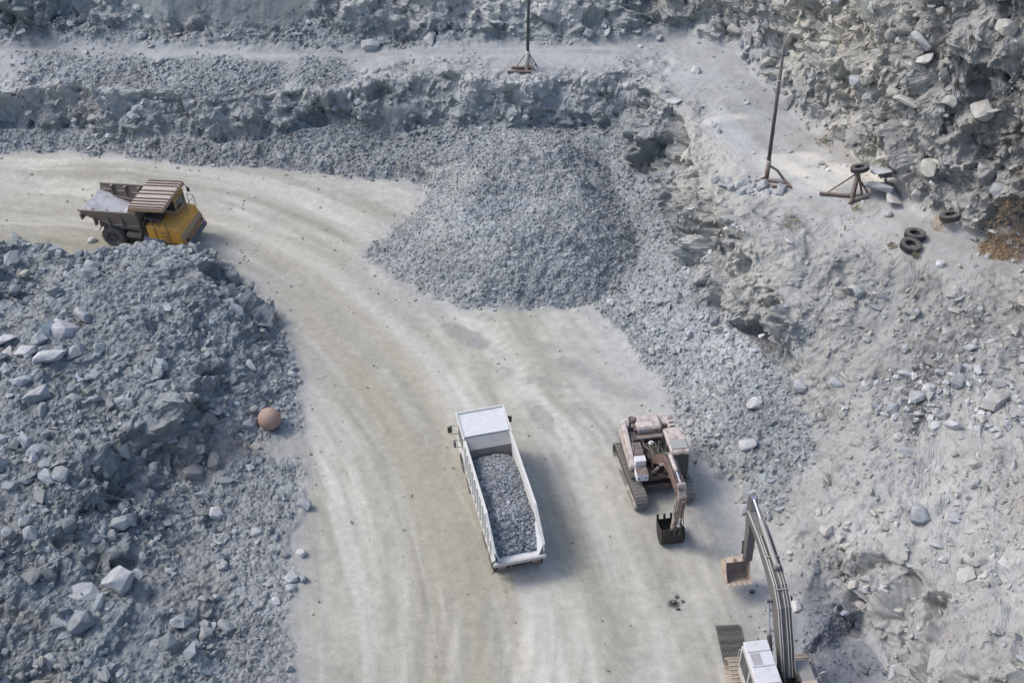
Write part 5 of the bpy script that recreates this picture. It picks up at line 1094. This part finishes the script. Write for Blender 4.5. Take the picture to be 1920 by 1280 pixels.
for nm, a, bb, r_ in (('leg', ap, (-1.55, .35, .05), .06), ('leg', ap - Vector((0, 0, .1)), (-.35, -.75, .05), .10), ('leg', ap, (.55, .0, .1), .08), ('leg', ap - Vector((0, 0, .3)), (.95, .25, .1), .07)): MB().cyl(a, bb, r_, 10, r_ * .85).build(nm, M['rust'], t)
MB().cyl((-2.1, .15, .12), (-.1, -.15, .12), .11, 12).build('ground_pipe', M['rust'], t); MB().cyl((-.35, -.75, .1), (.9, -.2, .15), .08, 10).build('ground_pipe', M['rust'], t); MB().cyl((-.45, -.95, .1), (.0, -.35, .3), .09, 10).build('ground_pipe', M['rust'], t)
tyre(0, 0, 'pale rimmed tyre balanced on top of the rust brown pipe stand', (R(-12), R(-14), 0), .50, .28, at=np.array((b2[0] + .15, b2[1] + .36, b2[2] + 1.50)))

# ------------------------------------------------------------------ ochre sphere, steel grating, roadside crumbs
p = G(507, 800)
b = MB(); bmesh.ops.create_uvsphere(b.b, u_segments=48, v_segments=28, radius=.60); o = b.build('steel_sphere', M['ball'], None, True); o.location = (p[0], p[1] + .1, ground(p[0], p[1] + .1) + .42)
tag(o, 'ochre brown rusty sphere half sunk in rubble at the mound foot', 'sphere')
p = W(1371, 1206, .06); gz = ground(p[0], p[1])
t = thing('steel_grating', 'dark ribbed steel grating lying flat ahead of the grey excavator track', 'grating', (p[0], p[1], gz + .02), -3)
pb = None
for i in range(17):
    xx = -.52 + i * .065
    if pb is None: pb = MB().box((0, 0, .06), (.026, 1.86, .10)).build('grating_bar', M['dark'], t); pb.location = (xx, 0, 0)
    else: share(pb, 'grating_bar', t, (xx, 0, 0))
for yy in (-.9, -.54, -.18, .18, .54, .9): MB().box((0, yy, .05), (1.08, .03, .05)).build('cross_bar', M['dark'], t)
for (px, py) in ((1262,1130),(1279,1128),(1270,1143),(1268,1120),(1410,1112)):
    o = boulder(px, py, .22 if py != 1112 else .26, 'small black lump of debris on the road in front of the excavators', 'black lumps on the road', False, (.02, .02, .022), sink=.15); o.name = 'debris_lump'; o['category'] = 'debris'

# ------------------------------------------------------------------ dry plants
def leaf_mat(name, c):
    m, n, b = nt(name); tc = n.nodes.new('ShaderNodeNewGeometry').outputs['Position']
    n.links.new(mixc(n, mapr(n, noise(n, tc, 9, 3, .6), .35, .65, 0, 1), c, tuple(k * 1.7 for k in c)), b.inputs['Base Color']); b.inputs['Roughness'].default_value = .9; return m
DRY, OLIVE = leaf_mat('dry_rusty_stems', (.30, .225, .15)), leaf_mat('dry_olive_stems', (.22, .205, .14))
def tuft(px, py, n, r, h, mat, label, seed, group=None):
    rg = random.Random(seed); p = G(px, py); V, F = [], []
    for i in range(n):
        a, q = rg.uniform(0, 6.28), r * rg.random() ** .6; x0, y0 = q * math.cos(a), q * math.sin(a); z0 = ground(p[0] + x0, p[1] + y0) - p[2] - .03
        hh = h * rg.uniform(.4, 1.1) * (1 - .5 * q / r); lx, ly = rg.gauss(0, .35) * hh, rg.gauss(0, .35) * hh; w = rg.uniform(.008, .022); c, s_ = math.cos(a + 1.5) * w, math.sin(a + 1.5) * w
        k = len(V); V += [(x0 - c, y0 - s_, z0), (x0 + c, y0 + s_, z0), (x0 + lx * .5 + c * .7, y0 + ly * .5 + s_ * .7, z0 + hh * .6), (x0 + lx * .5 - c * .7, y0 + ly * .5 - s_ * .7, z0 + hh * .6), (x0 + lx, y0 + ly, z0 + hh)]; F += [(k, k + 1, k + 2, k + 3), (k + 3, k + 2, k + 4)]
        for _ in range(3):
            zz = rg.uniform(.35, 1) ; bx, by, bz = x0 + lx * zz, y0 + ly * zz, z0 + hh * zz; k = len(V); d = rg.uniform(.02, .05); V += [(bx, by, bz), (bx + rg.gauss(0, d), by + rg.gauss(0, d), bz + d), (bx + rg.gauss(0, d), by + rg.gauss(0, d), bz + d * .4)]; F += [(k, k + 1, k + 2)]
    me = bpy.data.meshes.new('dry_bush'); me.from_pydata(V, [], F); me.update(); me.materials.append(mat); o = bpy.data.objects.new('dry_bush', me); COL.objects.link(o); o.location = tuple(p); tag(o, label, 'bush', group)
tuft(1893, 456, 900, 1.2, .45, DRY, 'wide rust orange dry bush at the right edge below the rock wall', 1); tuft(1865, 468, 900, .9, .35, DRY, 'low rusty dry growth in front of the wide orange bush', 2)
tuft(1768, 424, 120, .6, .2, DRY, 'small rusty dry patch left of the tilted tyre', 3); tuft(1715, 482, 60, .18, .55, OLIVE, 'thin dry stalk right below the pair of tyres', 4)
tuft(1672, 462, 90, .3, .18, OLIVE, 'round olive tuft left of the pair of tyres', 5); tuft(1485, 417, 130, .6, .25, OLIVE, 'olive dry tuft on the platform rim below the leaning pole', 6)
tuft(1604, 394, 40, .25, .5, OLIVE, 'sparse dry stalks in front of the rusty stand', 7); tuft(1545, 265, 110, .6, .3, OLIVE, 'brown dry tuft on the platform behind the leaning pole', 8); tuft(1650, 290, 220, .8, .4, leaf_mat('green_growth', (.14, .155, .10)), 'greenish weeds at the wall foot behind the rusty stand', 9)
print('done', round(time.time() - T0, 1))
